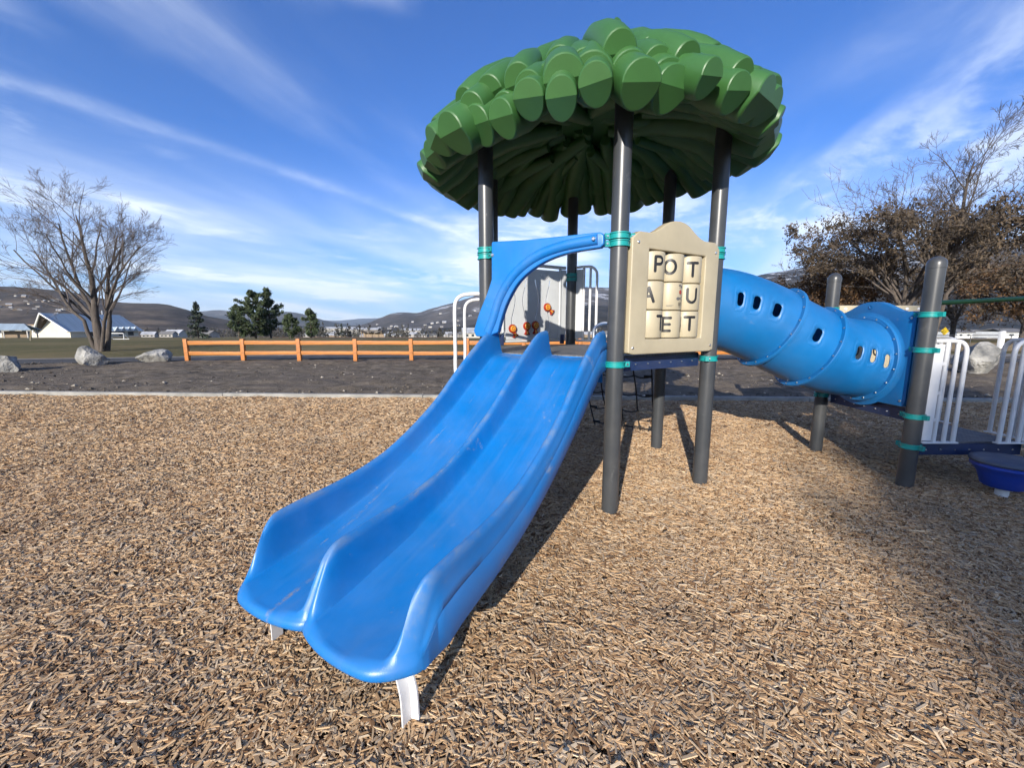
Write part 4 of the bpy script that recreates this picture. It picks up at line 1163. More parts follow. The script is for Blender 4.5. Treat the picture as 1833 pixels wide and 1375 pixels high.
def build_chips():
    variants = [chip_mesh(i) for i in range(12)]
    vc = bpy.data.collections.new('chip_variants')      # source shapes for the scatter only; not in the scene
    for me in variants: vc.objects.link(bpy.data.objects.new('wood_chip', me))
    # sample points: dense near the viewpoint, thinning with distance
    pts, scl = [], []
    def ring(d0, d1, dens, size, back=False):
        w = d1 * 1.5 + 2.9
        n = int(dens * (2 * w) * (d1 - d0))
        x = rng.uniform(-w, w, n); y = rng.uniform(d0, d1, n)
        ky = np.interp(x, [p[0] for p in KERB], [p[1] for p in KERB])
        ok = (y < ky - 0.06) & (np.abs(x) < 1.5 * y + 2.9) & ((np.abs(x) < 1.35 * y + .5) | (rng.random(n) < .6))
        x, y = x[ok], y[ok]
        pts.append(np.stack([x, y], 1)); scl.append(np.full(len(x), size))
    ring(-0.5, 0.3, 6000, .95); ring(0.3, 1.6, 11500, .82); ring(1.6, 2.6, 9000, .84); ring(2.6, 3.8, 5800, .95); ring(3.8, 5.6, 3400, 1.05); ring(5.6, 9.8, 1800, 1.25)
    p = np.concatenate(pts); s = np.concatenate(scl); n = len(p)
    s = s * rng.uniform(0.65, 1.35, n)
    z = np.array([bed_z(a, b_) for a, b_ in p[:, :2]]) + rng.uniform(0.0, 0.010, n) * s
    # chips heap up slightly round the posts and lie a little thinner at the slide's foot
    co = np.concatenate([p, z[:, None]], 1)
    me = bpy.data.meshes.new('wood_chips'); me.vertices.add(n); me.vertices.foreach_set('co', co.astype(np.float32).ravel())
    a = me.attributes.new('rot', 'FLOAT_VECTOR', 'POINT')
    rot = np.stack([rng.normal(0, 0.16, n), rng.normal(0, 0.12, n), rng.uniform(0, 2 * math.pi, n)], 1)
    a.data.foreach_set('vector', rot.astype(np.float32).ravel())
    a = me.attributes.new('scl', 'FLOAT_VECTOR', 'POINT')
    sv = np.stack([s * rng.uniform(.7, 1.35, n), s * rng.uniform(.7, 1.3, n), s], 1)
    a.data.foreach_set('vector', sv.astype(np.float32).ravel())
    o = link('wood_chips', me)
    tag(o, 'loose tan and grey wood chips covering the playground floor', 'wood chips', kind='stuff')
    g = bpy.data.node_groups.new('scatter_chips', 'GeometryNodeTree')
    g.interface.new_socket('Geometry', in_out='INPUT', socket_type='NodeSocketGeometry')
    g.interface.new_socket('Geometry', in_out='OUTPUT', socket_type='NodeSocketGeometry')
    N = g.nodes; gi = N.new('NodeGroupInput'); go = N.new('NodeGroupOutput')
    mp = N.new('GeometryNodeMeshToPoints'); ip = N.new('GeometryNodeInstanceOnPoints'); ci = N.new('GeometryNodeCollectionInfo')
    ci.inputs['Collection'].default_value = vc; ci.inputs['Separate Children'].default_value = True; ci.inputs['Reset Children'].default_value = True
    ip.inputs['Pick Instance'].default_value = True
    ra = N.new('GeometryNodeInputNamedAttribute'); ra.data_type = 'FLOAT_VECTOR'; ra.inputs['Name'].default_value = 'rot'
    sa = N.new('GeometryNodeInputNamedAttribute'); sa.data_type = 'FLOAT_VECTOR'; sa.inputs['Name'].default_value = 'scl'
    e2r = N.new('FunctionNodeEulerToRotation')
    ri = N.new('FunctionNodeRandomValue'); ri.data_type = 'INT'
    [q for q in ri.inputs if q.name == 'Max' and q.type == 'INT'][0].default_value = len(variants) - 1
    Lk = g.links.new
    Lk(gi.outputs[0], mp.inputs[0]); Lk(mp.outputs[0], ip.inputs['Points']); Lk(ci.outputs[0], ip.inputs['Instance'])
    Lk(ra.outputs[0], e2r.inputs[0]); Lk(e2r.outputs[0], ip.inputs['Rotation']); Lk(sa.outputs[0], ip.inputs['Scale'])
    Lk([q for q in ri.outputs if q.type == 'INT'][0], ip.inputs['Instance Index']); Lk(ip.outputs[0], go.inputs[0])
    md = o.modifiers.new('scatter', 'NODES'); md.node_group = g
    # the nearest, largest chips as pieces of their own
    r_ = random.Random(5)
    for i in range(300):
        while True:
            y = r_.uniform(0.55, 1.35); x = r_.uniform(-1.35 * y, 1.35 * y)
            if abs(x) < 1.6: break
        c = link('wood_chip', variants[i % 12], BED)
        c.location = (x, y, bed_z(x, y) + r_.uniform(.014, .024)); sc_ = r_.uniform(.75, 1.15)
        c.rotation_euler = (r_.gauss(0, .28), r_.gauss(0, .22), r_.uniform(0, 6.28)); c.scale = (sc_, sc_, sc_)
build_chips()

# ------------------------------------------------------------------ cedar rail fence
def build_fence():
    root = tag(empty('rail_fence', (-4.2, 16.1, 0)), 'long orange stained cedar post-and-rail fence across the bare soil', 'fence')
    O = Vector((-4.2, 16.1, 0)); r_ = random.Random(3)
    xs = [-12.95 + 2.235 * i for i in range(11)]
    pm = MB()
    prof = MB().box((0, 0, .32), (.15, .14, 1.24)); pme = prof.mesh('post', M_FENCE, bevel=.012)
    rme = MB().box((0, 0, 0), (2.235 - .152, .055, .155)).mesh('rail', M_FENCER, bevel=.008)
    rme2 = MB().box((0, 0, 0), (2.235 - .152, .050, .145)).mesh('rail', M_FENCER, bevel=.008)
    yl = lambda x: 16.05 + (0.0 if x < 3 else 0.02 * (x - 3))
    for i, x in enumerate(xs):
        o = link('post', pme, root); o.location = (x - O.x, yl(x) - O.y, r_.uniform(-.015, .015)); o.rotation_euler = (R(r_.uniform(-.6, .6)), R(r_.uniform(-1.4, .8)), R(r_.uniform(-3, 3)))
        if i < len(xs) - 1:
            xm = x + 1.1175
            for z, me in ((.775, rme), (.37, rme2)):
                o = link('rail', me, root); o.location = (xm - O.x, yl(xm) - O.y, z + r_.uniform(-.012, .012)); o.rotation_euler = (0, R(r_.uniform(-.35, .35)), R(.3))
build_fence()

# ------------------------------------------------------------------ boulders
def rock_material():
    m = mat('boulder', (0.38, 0.365, 0.33), 0.9, 0.3, 1.7, 1.0, 9, col2=(0.075, 0.078, 0.078), detail=10)
    for nd in m.node_tree.nodes:
        if nd.type == 'BUMP': nd.inputs['Distance'].default_value = 0.10
    return m
M_ROCK = rock_material()
def boulder(loc, size, seed, label, rz=0):
    r_ = random.Random(seed); bm = bmesh.new()
    bmesh.ops.create_icosphere(bm, subdivisions=4, radius=1.0)
    planes = []
    for i in range(15):
        v = Vector((r_.gauss(0, 1), r_.gauss(0, 1), r_.gauss(0, .8))).normalized(); planes.append((v, r_.uniform(.52, .86)))
    for v in bm.verts:
        for n, d in planes:
            e = v.co.dot(n) - d
            if e > 0: v.co -= n * e * 0.96
        v.co *= 1 + 0.10 * mn.noise(v.co * 2.3 + Vector((seed, 0, 0))) + 0.05 * mn.noise(v.co * 6.0) + 0.03 * mn.noise(v.co * 15.0)
        v.co.x *= size[0]; v.co.y *= size[1]; v.co.z *= size[2]
    me = bpy.data.meshes.new('boulder'); bm.to_mesh(me); bm.free(); me.materials.append(M_ROCK)
    me.polygons.foreach_set('use_smooth', [True] * len(me.polygons)); me.set_sharp_from_angle(angle=R(24))
    o = link('boulder', me); o.location = loc; o.rotation_euler = (0, 0, rz)
    tag(o, label, 'boulder', 'boulders at the edge of the soil')
boulder((-15.15, 14.5, .30), (.54, .48, .44), 33, 'squat pale grey boulder in front of the multi-stemmed bare tree')
boulder((-14.35, 16.1, .20), (.60, .5, .38), 21, 'low grey pointed boulder just left of the cedar fence end', .5)
boulder((-15.85, 12.2, .25), (.85, .6, .55), 9, 'dark boulder cut off by the left edge of the picture', .2)
boulder((13.6, 11.8, .40), (.72, .6, .66), 14, 'jagged pale grey boulder seen between the white gate rails', 1.2)

# ------------------------------------------------------------------ trees
def wander(p, d, L, n, r_, bend, up):
    pts = [p.copy()]; d = d.normalized()
    for i in range(n):
        d = (d + Vector((r_.gauss(0, bend), r_.gauss(0, bend), r_.gauss(0, bend) + up))).normalized()
        pts.append(pts[-1] + d * L / n)
    return pts, d

def branching(trunks, seed, levels, kids, ratio, twig_r, up=0.03, ang=(24, 52), bend=.10):
    """trunks: list of (points, r0, r1). Returns (trunk MB, branch MB, list of twig polylines)."""
    r_ = random.Random(seed); tm, bm_, twigs = MB(), MB(), []
    def kidsof(pts, L, r0, r1, lev):
        n = kids[lev]
        for i in range(n):
            f = 0.28 + 0.72 * (i + r_.random()) / n
            k = f * (len(pts) - 1); j = min(int(k), len(pts) - 2); t = k - j
            p = pts[j].lerp(pts[j + 1], t); d = (pts[j + 1] - pts[j]).normalized()
            ax = d.orthogonal().normalized(); ax.rotate(Matrix.Rotation(r_.uniform(0, 6.283), 3, d))
            nd = d.copy(); nd.rotate(Matrix.Rotation(R(r_.uniform(*ang)), 3, ax))
            l2 = L * ratio[lev] * r_.uniform(.65, 1.2) * (1.15 - .45 * f)
            rr = max((r0 + (r1 - r0) * f) * r_.uniform(.36, .56), twig_r)
            np_ = 6 if lev < 1 else 4 if lev < 2 else 3
            q, _ = wander(p, nd, l2, np_, r_, bend, up)
            last = lev == levels - 1
            re = max(rr * .35, twig_r * .7)
            bm_.tube(q, [rr + (re - rr) * a / np_ for a in range(np_ + 1)], 6 if lev < 1 else 4 if lev < 2 else 3, caps=False)
            if lev >= levels - 2: twigs.append(q)
            if not last: kidsof(q, l2, rr, re, lev + 1)
    for pts, r0, r1 in trunks:
        n = len(pts); tm.tube(pts, [r0 + (r1 - r0) * (i / (n - 1)) ** .8 for i in range(n)], 9, caps=True)
        L = sum((pts[i + 1] - pts[i]).length for i in range(n - 1))
        kidsof(pts, L, r0, r1, 0)
    return tm, bm_, twigs

def leaf_cloud(points, n, size, spread, seed, mb=None, droop=0.0):
    """many small leaf-sized faces round the given points"""
    g = np.random.default_rng(seed); P = np.array([tuple(p) for p in points]); mb = mb or MB()
    idx = g.integers(0, len(P), n); c = P[idx] + g.normal(0, spread, (n, 3))
    a = g.normal(0, 1, (n, 3)); a /= np.linalg.norm(a, axis=1)[:, None]; a[:, 2] -= droop
    b = np.cross(a, g.normal(0, 1, (n, 3))); b /= np.linalg.norm(b, axis=1)[:, None] + 1e-9
    s = size * g.uniform(.35, 1.5, n)[:, None]
    v = np.stack([c - a * s, c + b * s * .5, c + a * s, c - b * s * .5], 1).reshape(-1, 3)
    o = len(mb.v); mb.v += [tuple(p) for p in v]
    mb.f += [(o + 4 * i, o + 4 * i + 1, o + 4 * i + 2, o + 4 * i + 3) for i in range(n)]; mb.mi += [0] * n
    return mb

def place_tree(name, base, label, parts, group=None):
    t = tag(empty(name, base), label, 'tree', group)
    for nm, mb, m in parts:
        mb.build(nm, m, t, angle=50 if nm == 'trunk' else 0)
    return t

def tree_left():
    r_ = random.Random(31); T = []
    for dx, dy, L, r0, b in ((-.16, .05, 7.4, .15, (-.24, 0, 1)), (.02, .0, 7.9, .27, (-.06, .05, 1)), (.30, .10, 7.0, .16, (.12, .1, 1)), (.24, -.12, 6.8, .11, (.62, -.1, 1)), (-.20, -.1, 7.4, .12, (-.58, .1, 1)), (-.18, .2, 7.2, .10, (-.95, .1, 1)), (.14, .2, 6.6, .09, (.34, .2, 1))):
        pts, _ = wander(Vector((dx * .8, dy, -.1)), Vector((b[0] * .35, b[1] * .4, 1)), L * .26, 3, r_, .05, 0)
        q, _ = wander(pts[-1], Vector((b[0] * 1.3, b[1], b[2])), L * .72, 7, r_, .085, .01)
        T.append((pts[:-1] + q, r0, .03))
    tm, bm_, tw = branching(T, 8, 4, (9, 6, 6, 4), (.44, .50, .55, .62), .0055, up=.03, ang=(18, 44))
    place_tree('bare_tree', (-24.0, 23.5, ground_z(0, 23.5)), 'large bare deciduous tree with several stems at the left', [('trunk', tm, M_BARK), ('branches', bm_, M_TWIG)])
tree_left()

def tree_right():
    r_ = random.Random(57); T = []
    base = bearing(1668, 598, 33.0)
    for L, r0, b in ((12.6, .34, (.10, 0, 1)), (10.8, .25, (-.18, .1, 1)), (12.0, .24, (.30, -.1, 1)), (9.8, .19, (.66, 0, 1)), (9.4, .17, (-.40, .1, 1))):
        pts, _ = wander(Vector((r_.uniform(-.2, .2), r_.uniform(-.2, .2), -1.0)), Vector((b[0] * .1, 0, 1)), 5.0, 3, r_, .02, 0)
        q, _ = wander(pts[-1], Vector(b), L - 3.0, 8, r_, .09, .03)
        T.append((pts[:-1] + q, r0, .045))
    tm, bm_, tw = branching(T, 18, 4, (10, 7, 5, 4), (.34, .48, .55, .6), .011, up=.05, ang=(22, 50))
    place_tree('bare_tree', (base.x, base.y, ground_z(0, 33)), 'tall bare tree rising above the brown-leaved trees at the right', [('trunk', tm, M_BARK), ('branches', bm_, M_BARK)])
    # oaks that keep their brown leaves
    specs = [('wide brown-leaved oak with bare upper limbs left of the tall bare tree', 1610, 36.0, 12.8, 6.6, 61, M_DRYLEAF2, 20000),
             ('rusty brown-leaved tree lowest at the left of the right-hand group', 1485, 44.0, 8.2, 5.0, 62, M_DRYLEAF, 13000),
             ('brown-leaved tree cut by the right edge of the picture', 1830, 40.0, 8.4, 5.2, 63, M_DRYLEAF, 12000),
             ('grey-brown leafy tree behind the posts at the right', 1705, 52.0, 10.5, 6.4, 64, M_DRYLEAF2, 11000)]
    for lab, px, Y, H_, W_, sd, lm, nl in specs:
        r_ = random.Random(sd); T = []; b0 = bearing(px, 598, Y)
        for i in range(7):
            a = 6.283 * i / 7 + r_.uniform(-.3, .3); o = r_.uniform(.3, .95)
            pts, _ = wander(Vector((0, 0, -1.0)), Vector((0, 0, 1)), H_ * .32, 2, r_, .02, 0)
            q, _ = wander(pts[-1], Vector((math.cos(a) * o * W_ / H_ * 1.4, math.sin(a) * o * W_ / H_ * 1.4, 1)), H_ * .72, 5, r_, .10, .0)
            T.append((pts[:-1] + q, .24, .04))
        tm, bm_, tw = branching(T, sd + 5, 3, (8, 6, 4), (.52, .5, .55), .014, up=.0, ang=(30, 65))
        pts = [p for q in tw for p in q if p.z < H_ * 0.86]
        crown = leaf_cloud(pts, int(nl * 1.9), .105, .19, sd + 9, droop=.3)
        place_tree('leafy_tree', (b0.x, b0.y, ground_z(0, Y)), lab, [('trunk', tm, M_BARK), ('branches', bm_, M_TWIG), ('crown', crown, lm)], 'brown-leaved trees at the right')
tree_right()

def conifer(px, Y, H_, W_, sd, label, kind, m, dens=1.0, xoff=0.0, name=None):
    b0 = bearing(px, 600, Y); r_ = random.Random(sd); g = np.random.default_rng(sd)
    tm, bm_, pts = MB(), MB(), []
    tm.tube([(0, 0, -.6), (r_.uniform(-.05, .05), 0, H_ * .5), (r_.uniform(-.1, .1), 0, H_ * .98)], [.022 * H_, .014 * H_, .004 * H_], 8)
    n = int(H_ * (7 if kind == 'spruce' else 7))
    for i in range(n):
        f = (i + r_.random()) / n
        f = .06 + .93 * f if kind == 'spruce' else .05 + .93 * f
        z = H_ * f; a = r_.uniform(0, 6.283)
        if kind == 'spruce': l = W_ * (1 - f) ** .85 * r_.uniform(.7, 1.1) + .12
        else: l = W_ * (math.sin(math.pi * min(1, .33 + f * .65)) ** .8) * r_.uniform(.35, 1.25)
        dz = -.25 if kind == 'spruce' else r_.uniform(.05, .55)
        q, _ = wander(Vector((0, 0, z)), Vector((math.cos(a), math.sin(a), dz)), l, 4, r_, .10, .05)
        bm_.tube(q, [.03, .024, .018, .012, .008], 4, caps=False)
        k0 = 1 if kind == 'spruce' else 2
        for p in q[k0:]:
            pts.append(p)
        for a_, b_ in zip(q[k0:], q[k0 + 1:]): pts.append(a_.lerp(b_, .5))
    crown = MB()
    if kind == 'spruce': leaf_cloud(pts, int(3400 * dens), .15, .10, sd, crown, .35)
    else: leaf_cloud(pts, int(9000 * dens), .17, .17, sd, crown, -.1)
    place_tree(name or ('spruce_tree' if kind == 'spruce' else 'pine_tree'), (b0.x + xoff, b0.y, ground_z(0, Y)), label, [('trunk', tm, M_BARK), ('branches', bm_, M_BARK), ('crown', crown, m)], 'conifers beyond the fence')
conifer(355, 68, 6.0, 1.75, 71, 'dark pointed spruce left of the pines behind the fence', 'spruce', M_SPRUCE)
conifer(458, 80, 9.0, 3.4, 72, 'big bushy pine, left of the tall pair behind the fence', 'pine', M_PINE, 1.5)
conifer(485, 83, 9.9, 3.0, 73, 'big bushy pine, right and taller of the pair behind the fence', 'pine', M_PINE, 1.4)
conifer(428, 78, 6.2, 1.9, 74, 'shorter pine at the left foot of the tall pine pair', 'pine', M_PINE, .8)
conifer(520, 79, 4.6, 1.7, 76, 'low pine at the right foot of the tall pine pair', 'pine', M_PINE, .6)
conifer(557, 80, 5.6, 1.7, 75, 'small open pine standing alone right of the tall pines', 'pine', M_PINE, .7)
conifer(612, 190, 6.4, 1.5, 77, 'tiny dark conifer near the far ball field', 'spruce', M_SPRUCE, .5)
# a broad spruce behind the viewer: it stands out of the frame and shades the chips at the right
def shade_tree():
    r_ = random.Random(91); tm, bm_, pts = MB(), MB(), []
    H_, W_ = 16.8, 8.0
    tm.tube([(0, 0, -.3), (0, 0, H_ * .95)], [.22, .03], 8)
    for i in range(170):
        f = .12 + .86 * (i + r_.random()) / 170; a = r_.uniform(0, 6.283); l = W_ * (1 - f) ** .7 * r_.uniform(.7, 1.1)
        q, _ = wander(Vector((0, 0, H_ * f)), Vector((math.cos(a), math.sin(a), -.12)), l, 5, r_, .08, .03)
        bm_.tube(q, [.035, .03, .022, .016, .012, .008], 4, caps=False); pts += q[1:]
        pts += [x.lerp(y, .5) for x, y in zip(q[1:], q[2:])]
    crown = leaf_cloud(pts, 42000, .20, .34, 5, droop=.3)
    place_tree('spruce_tree', (-5.9, -32.0, 0), 'broad spruce standing behind the viewpoint', [('trunk', tm, M_BARK), ('branches', bm_, M_BARK), ('crown', crown, M_SPRUCE)])
shade_tree()

# ------------------------------------------------------------------ buildings
M_CREAM = mat('cream_stucco', (0.60, 0.545, 0.43), 0.85, 0.06, .6)
M_OFFW = mat('off_white_wall', (0.48, 0.45, 0.39), 0.8, 0.08, .5)
M_BROOF = mat('blue_metal_roof', (0.31, 0.38, 0.43), 0.35, 0.12, .5, stretch=(4, .3, .3))
M_TRIM = mat('white_trim', (0.78, 0.78, 0.75), 0.6, 0.05, 2)
M_BRN = mat('brown_band', (0.27, 0.20, 0.13), 0.8, 0.15, .6)
M_SOFF = mat('dark_soffit', (0.06, 0.045, 0.035), 0.85, 0.2, 2)
M_GLASS = mat('window_glass', (0.035, 0.045, 0.055), 0.12, 0.2, 3)
M_GROOF = mat('grey_roof', (0.16, 0.155, 0.15), 0.8, 0.2, .8)
M_PALE = mat('pale_siding', (0.33, 0.31, 0.28), 0.8, 0.3, .2)
M_SNOWR = mat('frosted_roof', (0.36, 0.37, 0.39), 0.8, 0.25, .2)

def tri_prism(mb, pts_front, dirv, mi=0):
    N = len(pts_front); dv = Vector(dirv)
    vs_ = [Vector(p) for p in pts_front] + [Vector(p) + dv for p in pts_front]
    mb.add(vs_, [tuple(reversed(range(N))), tuple(range(N, 2 * N))] + [(i, (i + 1) % N, (i + 1) % N + N, i + N) for i in range(N)], mi)
    return mb

def slab(mb, a, b, c, d, th, mi=0):
    """thin roof slab over the quad a,b,c,d"""
    a, b, c, d = map(Vector, (a, b, c, d)); n = (b - a).cross(d - a).normalized() * th
    vs_ = [a, b, c, d, a - n, b - n, c - n, d - n]
    return mb.add(vs_, [(0, 1, 2, 3), (7, 6, 5, 4), (0, 4, 5, 1), (1, 5, 6, 2), (2, 6, 7, 3), (3, 7, 4, 0)], mi)

def build_hall():
    Y = 140.0; gz = ground_z(0, Y); c0 = bearing(100, 607, Y)
    root = tag(empty('church_hall', (c0.x, c0.y, gz), R(85.5)), 'cream gabled hall with blue metal roof and white eaves at the far left', 'building')
    # local x = along ridge, y = across (positive = far side)
    L, W2, ze, zr, ov = 25.0, 6.6, 2.2, 8.3, 0.8
    mb = tri_prism(MB(), [(0, -W2 + ov, 0), (0, W2 - ov, 0), (0, W2 - ov, ze + .3), (0, 0, zr - .5), (0, -W2 + ov, ze + .3)], (L - 1.5, 0, 0)); mb.build('wall', M_CREAM, root, angle=0)
    for sd in (-1, 1):
        mb = MB(); slab(mb, (-1.2, sd * W2, ze), (L, sd * W2, ze), (L - 2.6, 0, zr), (-3.4, 0, zr), .28 * (1 if sd < 0 else -1)); mb.build('roof', M_BROOF, root, angle=0)
        mb = MB(); mb.tube([(-1.25, sd * W2, ze - .1), (-3.45, 0, zr - .1)], .26, 5); mb.build('barge_board', M_TRIM, root)
        mb = MB(); mb.tube([(-1.2, sd * (W2 + .05), ze - .12), (L, sd * (W2 + .05), ze - .12)], .22, 5); mb.build('fascia', M_TRIM, root)
    mb = MB(); mb.add([(-3.1, 0, zr - .55), (-1.1, W2 - .3, ze + .05), (0.02, W2 - 1.2, ze + .3), (0.02, 0, zr - .7)], [(0, 1, 2, 3)]); mb.build('soffit', M_SOFF, root, angle=0)
    for i in range(4):
        x = 14.6 + i * 2.3
        mb = tri_prism(MB(), [(x - 1.05, -W2 - .4, ze - .1), (x + 1.05, -W2 - .4, ze - .1), (x, -W2 - .4, ze + 1.4)], (0, 2.2, 0)); d = mb.build('dormer', M_BROOF, root, angle=0)
        mb = MB(); mb.tube([(x - 1.1, -W2 - .45, ze - .1), (x, -W2 - .45, ze + 1.45), (x + 1.1, -W2 - .45, ze - .1)], .13, 5); mb.build('dormer_trim', M_TRIM, d)
    for x in (6.5, 12, 17, 20.5):
        MB().box((x, -W2 + ov - .03, 1.1), (2.2, .08, 1.6)).build('window', M_GLASS, root)
    mb = MB(); mb.tube([(16, 0, zr - .1), (16, 0, zr + 1.5)], .10, 6); mb.box((16, 0, zr + 1.0), (.7, .12, .14)); mb.build('roof_cross', M_TRIM, root)
build_hall()

def block(name, px0, px1, py_top, Y, depth, wall, band, label, cat='building', wins=0, rz=0, base_py=None):
    a, b_ = bearing(px0, py_top, Y), bearing(px1, py_top, Y); gz = ground_z(0, Y); w = (b_ - a).length; h = a.z - gz
    root = tag(empty(name, ((a.x + b_.x) / 2, Y, gz), rz), label, cat)
    MB().box((0, depth / 2, h / 2 - .3), (w, depth, h + .6)).build('wall', wall, root)
    MB().box((0, depth / 2, h + .25), (w + .5, depth + .5, .5)).build('parapet', band, root)
    for i in range(wins):
        x = -w / 2 + w * (i + .5) / wins
        f = MB().box((x, -.04, h * .5), (w / wins * .42, .08, h * .32)).build('window', M_TRIM, root)
        MB().box((x, -.085, h * .5), (w / wins * .36, .03, h * .27)).build('pane', M_GLASS, f)
    return root, w, h
blk, w_, h_ = block('flat_roof_building', -60, 76, 583, 150, 12, M_CREAM, M_BRN, 'long cream flat-roofed building with brown parapet left of the hall', wins=6)
MB().box((w_ * .42, 3, h_ + 1.2), (1.4, 1.2, 1.8)).build('chimney', M_BRN, blk)
def shelter():
    Y = 118; gz = ground_z(0, Y); c0 = bearing(18, 606, Y)
    root = tag(empty('picnic_shelter', (c0.x, Y, gz), .55), 'small open shelter with blue hipped roof in front of the cream building', 'shelter')
    for sd in (-1, 1):
        mb = MB(); slab(mb, (-5, sd * 3.4, 2.3), (5.6, sd * 3.4, 2.3), (3.2, 0, 4.1), (-5, 0, 4.1), .2 * (1 if sd < 0 else -1)); mb.build('roof', M_BROOF, root, angle=0)
        MB().tube([(-5.05, sd * 3.4, 2.2), (-5.05, 0, 4.0)], .16, 5).build('barge_board', M_TRIM, root)
        for x in (-4.5, 0, 4.6): MB().box((x, sd * 3.0, 1.1), (.25, .25, 2.3)).build('pillar', M_OFFW, root)
    MB().box((1.5, 0, 1.0), (5, 2.4, 2.0)).build('kiosk', M_BRN, root)
shelter()

# small white goal frame and leaning stake on the left field
def goal():
    Y = 52; c0 = bearing(209, 617, Y); gz = ground_z(0, Y)
    o = MB(); o.tube([(-1.05, 0, 0), (-1.05, 0, .78), (1.05, 0, .78), (1.05, 0, 0)], .05, 6); o.tube([(-1.05, 0, .78), (-1.05, .7, .02), (1.05, .7, .02), (1.05, 0, .78)], .03, 5)
    g = o.build('goal_frame', M_TRIM); g.location = (c0.x, Y, gz); tag(g, 'small white goal frame on the grass right of the bare tree trunk', 'goal')
    c1 = bearing(58, 617, 46)
    st = MB().tube([(-.15, 0, -.2), (-.02, 0, .55), (.12, 0, 1.15)], [.07, .065, .06], 7).build('leaning_stake', mat('old_wood', (.30, .25, .15), .9, .2)); st.location = (c1.x, 46, ground_z(0, 46)); tag(st, 'short leaning wooden stake on the grass at the left', 'stake')
goal()

def dugout():
    Y = 200; gz = ground_z(0, Y); c0 = bearing(667, 598, Y)
    root = tag(empty('dugout', (c0.x, Y, gz)), 'long low dugout with dark roof beside the far ball field', 'shelter')
    MB().box((0, 0, 3.0), (10.5, 4, .5)).build('roof', M_SOFF, root)
    for x in (-4.8, -1.6, 1.6, 4.8): MB().box((x, -1.6, 1.4), (.25, .25, 2.8)).build('pillar', M_BRN, root)
    MB().box((0, 1.4, 1.2), (10, .3, 2.4)).build('back_wall', M_BRN, root)
    for px, Y2, h, lab in ((580, 230, 7.5, 'thin lamp pole left of the far dugout'), (640, 190, 6.5, 'thin lamp pole beside the far dugout'), (741, 210, 7.5, 'thin lamp pole right of the far dugout')):
        b = bearing(px, 598, Y2)
        o = MB().tube([(0, 0, -.5), (0, 0, h), (-.9, 0, h + .1)], [.10, .07, .06], 6).build('lamp_pole', M_POST); o.location = (b.x, Y2, ground_z(0, Y2)); tag(o, lab, 'lamp pole')
dugout()

# ---- houses of the town
def house_meshes(wm, rm):
    w = MB(); tri_prism(w, [(-5, -4, -1), (-5, 4, -1), (-5, 4, 3), (-5, 0, 5.2), (-5, -4, 3)], (10, 0, 0))
    r = MB()
    for sd in (-1, 1): slab(r, (-5.5, sd * 4.6, 2.7), (5.5, sd * 4.6, 2.7), (5.5, 0, 5.4), (-5.5, 0, 5.4), .25 * (1 if sd < 0 else -1))
    wn = MB()
    for x in (-3, 0, 3): wn.box((x, -4.04, 1.4), (1.3, .08, 1.2))
    return w.mesh('wall', wm, angle=0), r.mesh('roof', rm, angle=0), wn.mesh('window', M_GLASS, angle=0)
HM = [house_meshes(M_PALE, M_GROOF), house_meshes(M_OFFW, M_SNOWR), house_meshes(M_OFFW, M_GROOF), house_meshes(M_BRN, M_SNOWR), house_meshes(M_PALE, M_SNOWR)]
def house(x, y, z, s, rz, k, label, group, wins=True):
    root = tag(empty('house', (x, y, z), rz), label, 'house', group); root.scale = (s, s, s)
    link('wall', HM[k][0], root); link('roof', HM[k][1], root)
    if wins: link('window', HM[k][2], root)
    return root
def build_town():
    r_ = random.Random(77)
    for i in range(95):
        Y = r_.uniform(240, 900) ; px = r_.uniform(545, 1090)
        if px < 640 and Y < 320: Y += 200
        b = bearing(px, 590, Y)
        house(b.x, Y, ground_z(0, Y), r_.uniform(.5, .85) * (1 if Y < 500 else 1.4), r_.uniform(-.7, .7), r_.randrange(5), 'tiny pale house in the far town across the valley', 'houses of the far town', False)
    # long white barns and works on the valley floor
    for i, (px, Y, w, h, lab) in enumerate(((655, 900, 60, 9, 'long white roofed works on the valley floor, leftmost'), (735, 820, 45, 8, 'white roofed works on the valley floor below the right hill'), (610, 1100, 80, 10, 'farthest long white shed on the valley floor'))):
        b = bearing(px, 590, Y); root = tag(empty('long_shed', (b.x, Y, ground_z(0, Y))), lab, 'building')
        MB().box((0, 0, h / 2), (w, 20, h)).build('wall', M_PALE, root)
        mb = MB(); slab(mb, (-w / 2 - 1, -11, h), (w / 2 + 1, -11, h), (w / 2 + 1, 0, h + 4), (-w / 2 - 1, 0, h + 4), .4); slab(mb, (w / 2 + 1, 11, h), (-w / 2 - 1, 11, h), (-w / 2 - 1, 0, h + 4), (w / 2 + 1, 0, h + 4), .4); mb.build('roof', M_SNOWR, root, angle=0)
    # white roofed house just beyond the field, seen through the entry hoops
    b = bearing(845, 600, 120); house(b.x, 120, ground_z(0, 120), .55, .2, 1, 'small white-roofed house beyond the field behind the entry hoops', None)
    # houses left of the pines
    for px, Y, s, k, lab in ((315, 260, .9, 1, 'white house left of the spruce at the foot of the hill'), (302, 250, .7, 0, 'pale house beside the white one at the foot of the hill'), (375, 170, .55, 0, 'low grey house seen below the spruce'), (268, 230, .6, 4, 'small pale house just right of the blue-roofed hall')):
        b = bearing(px, 600, Y); house(b.x, Y, ground_z(0, Y), s, r_.uniform(-.4, .4), k, lab, None)
build_town()

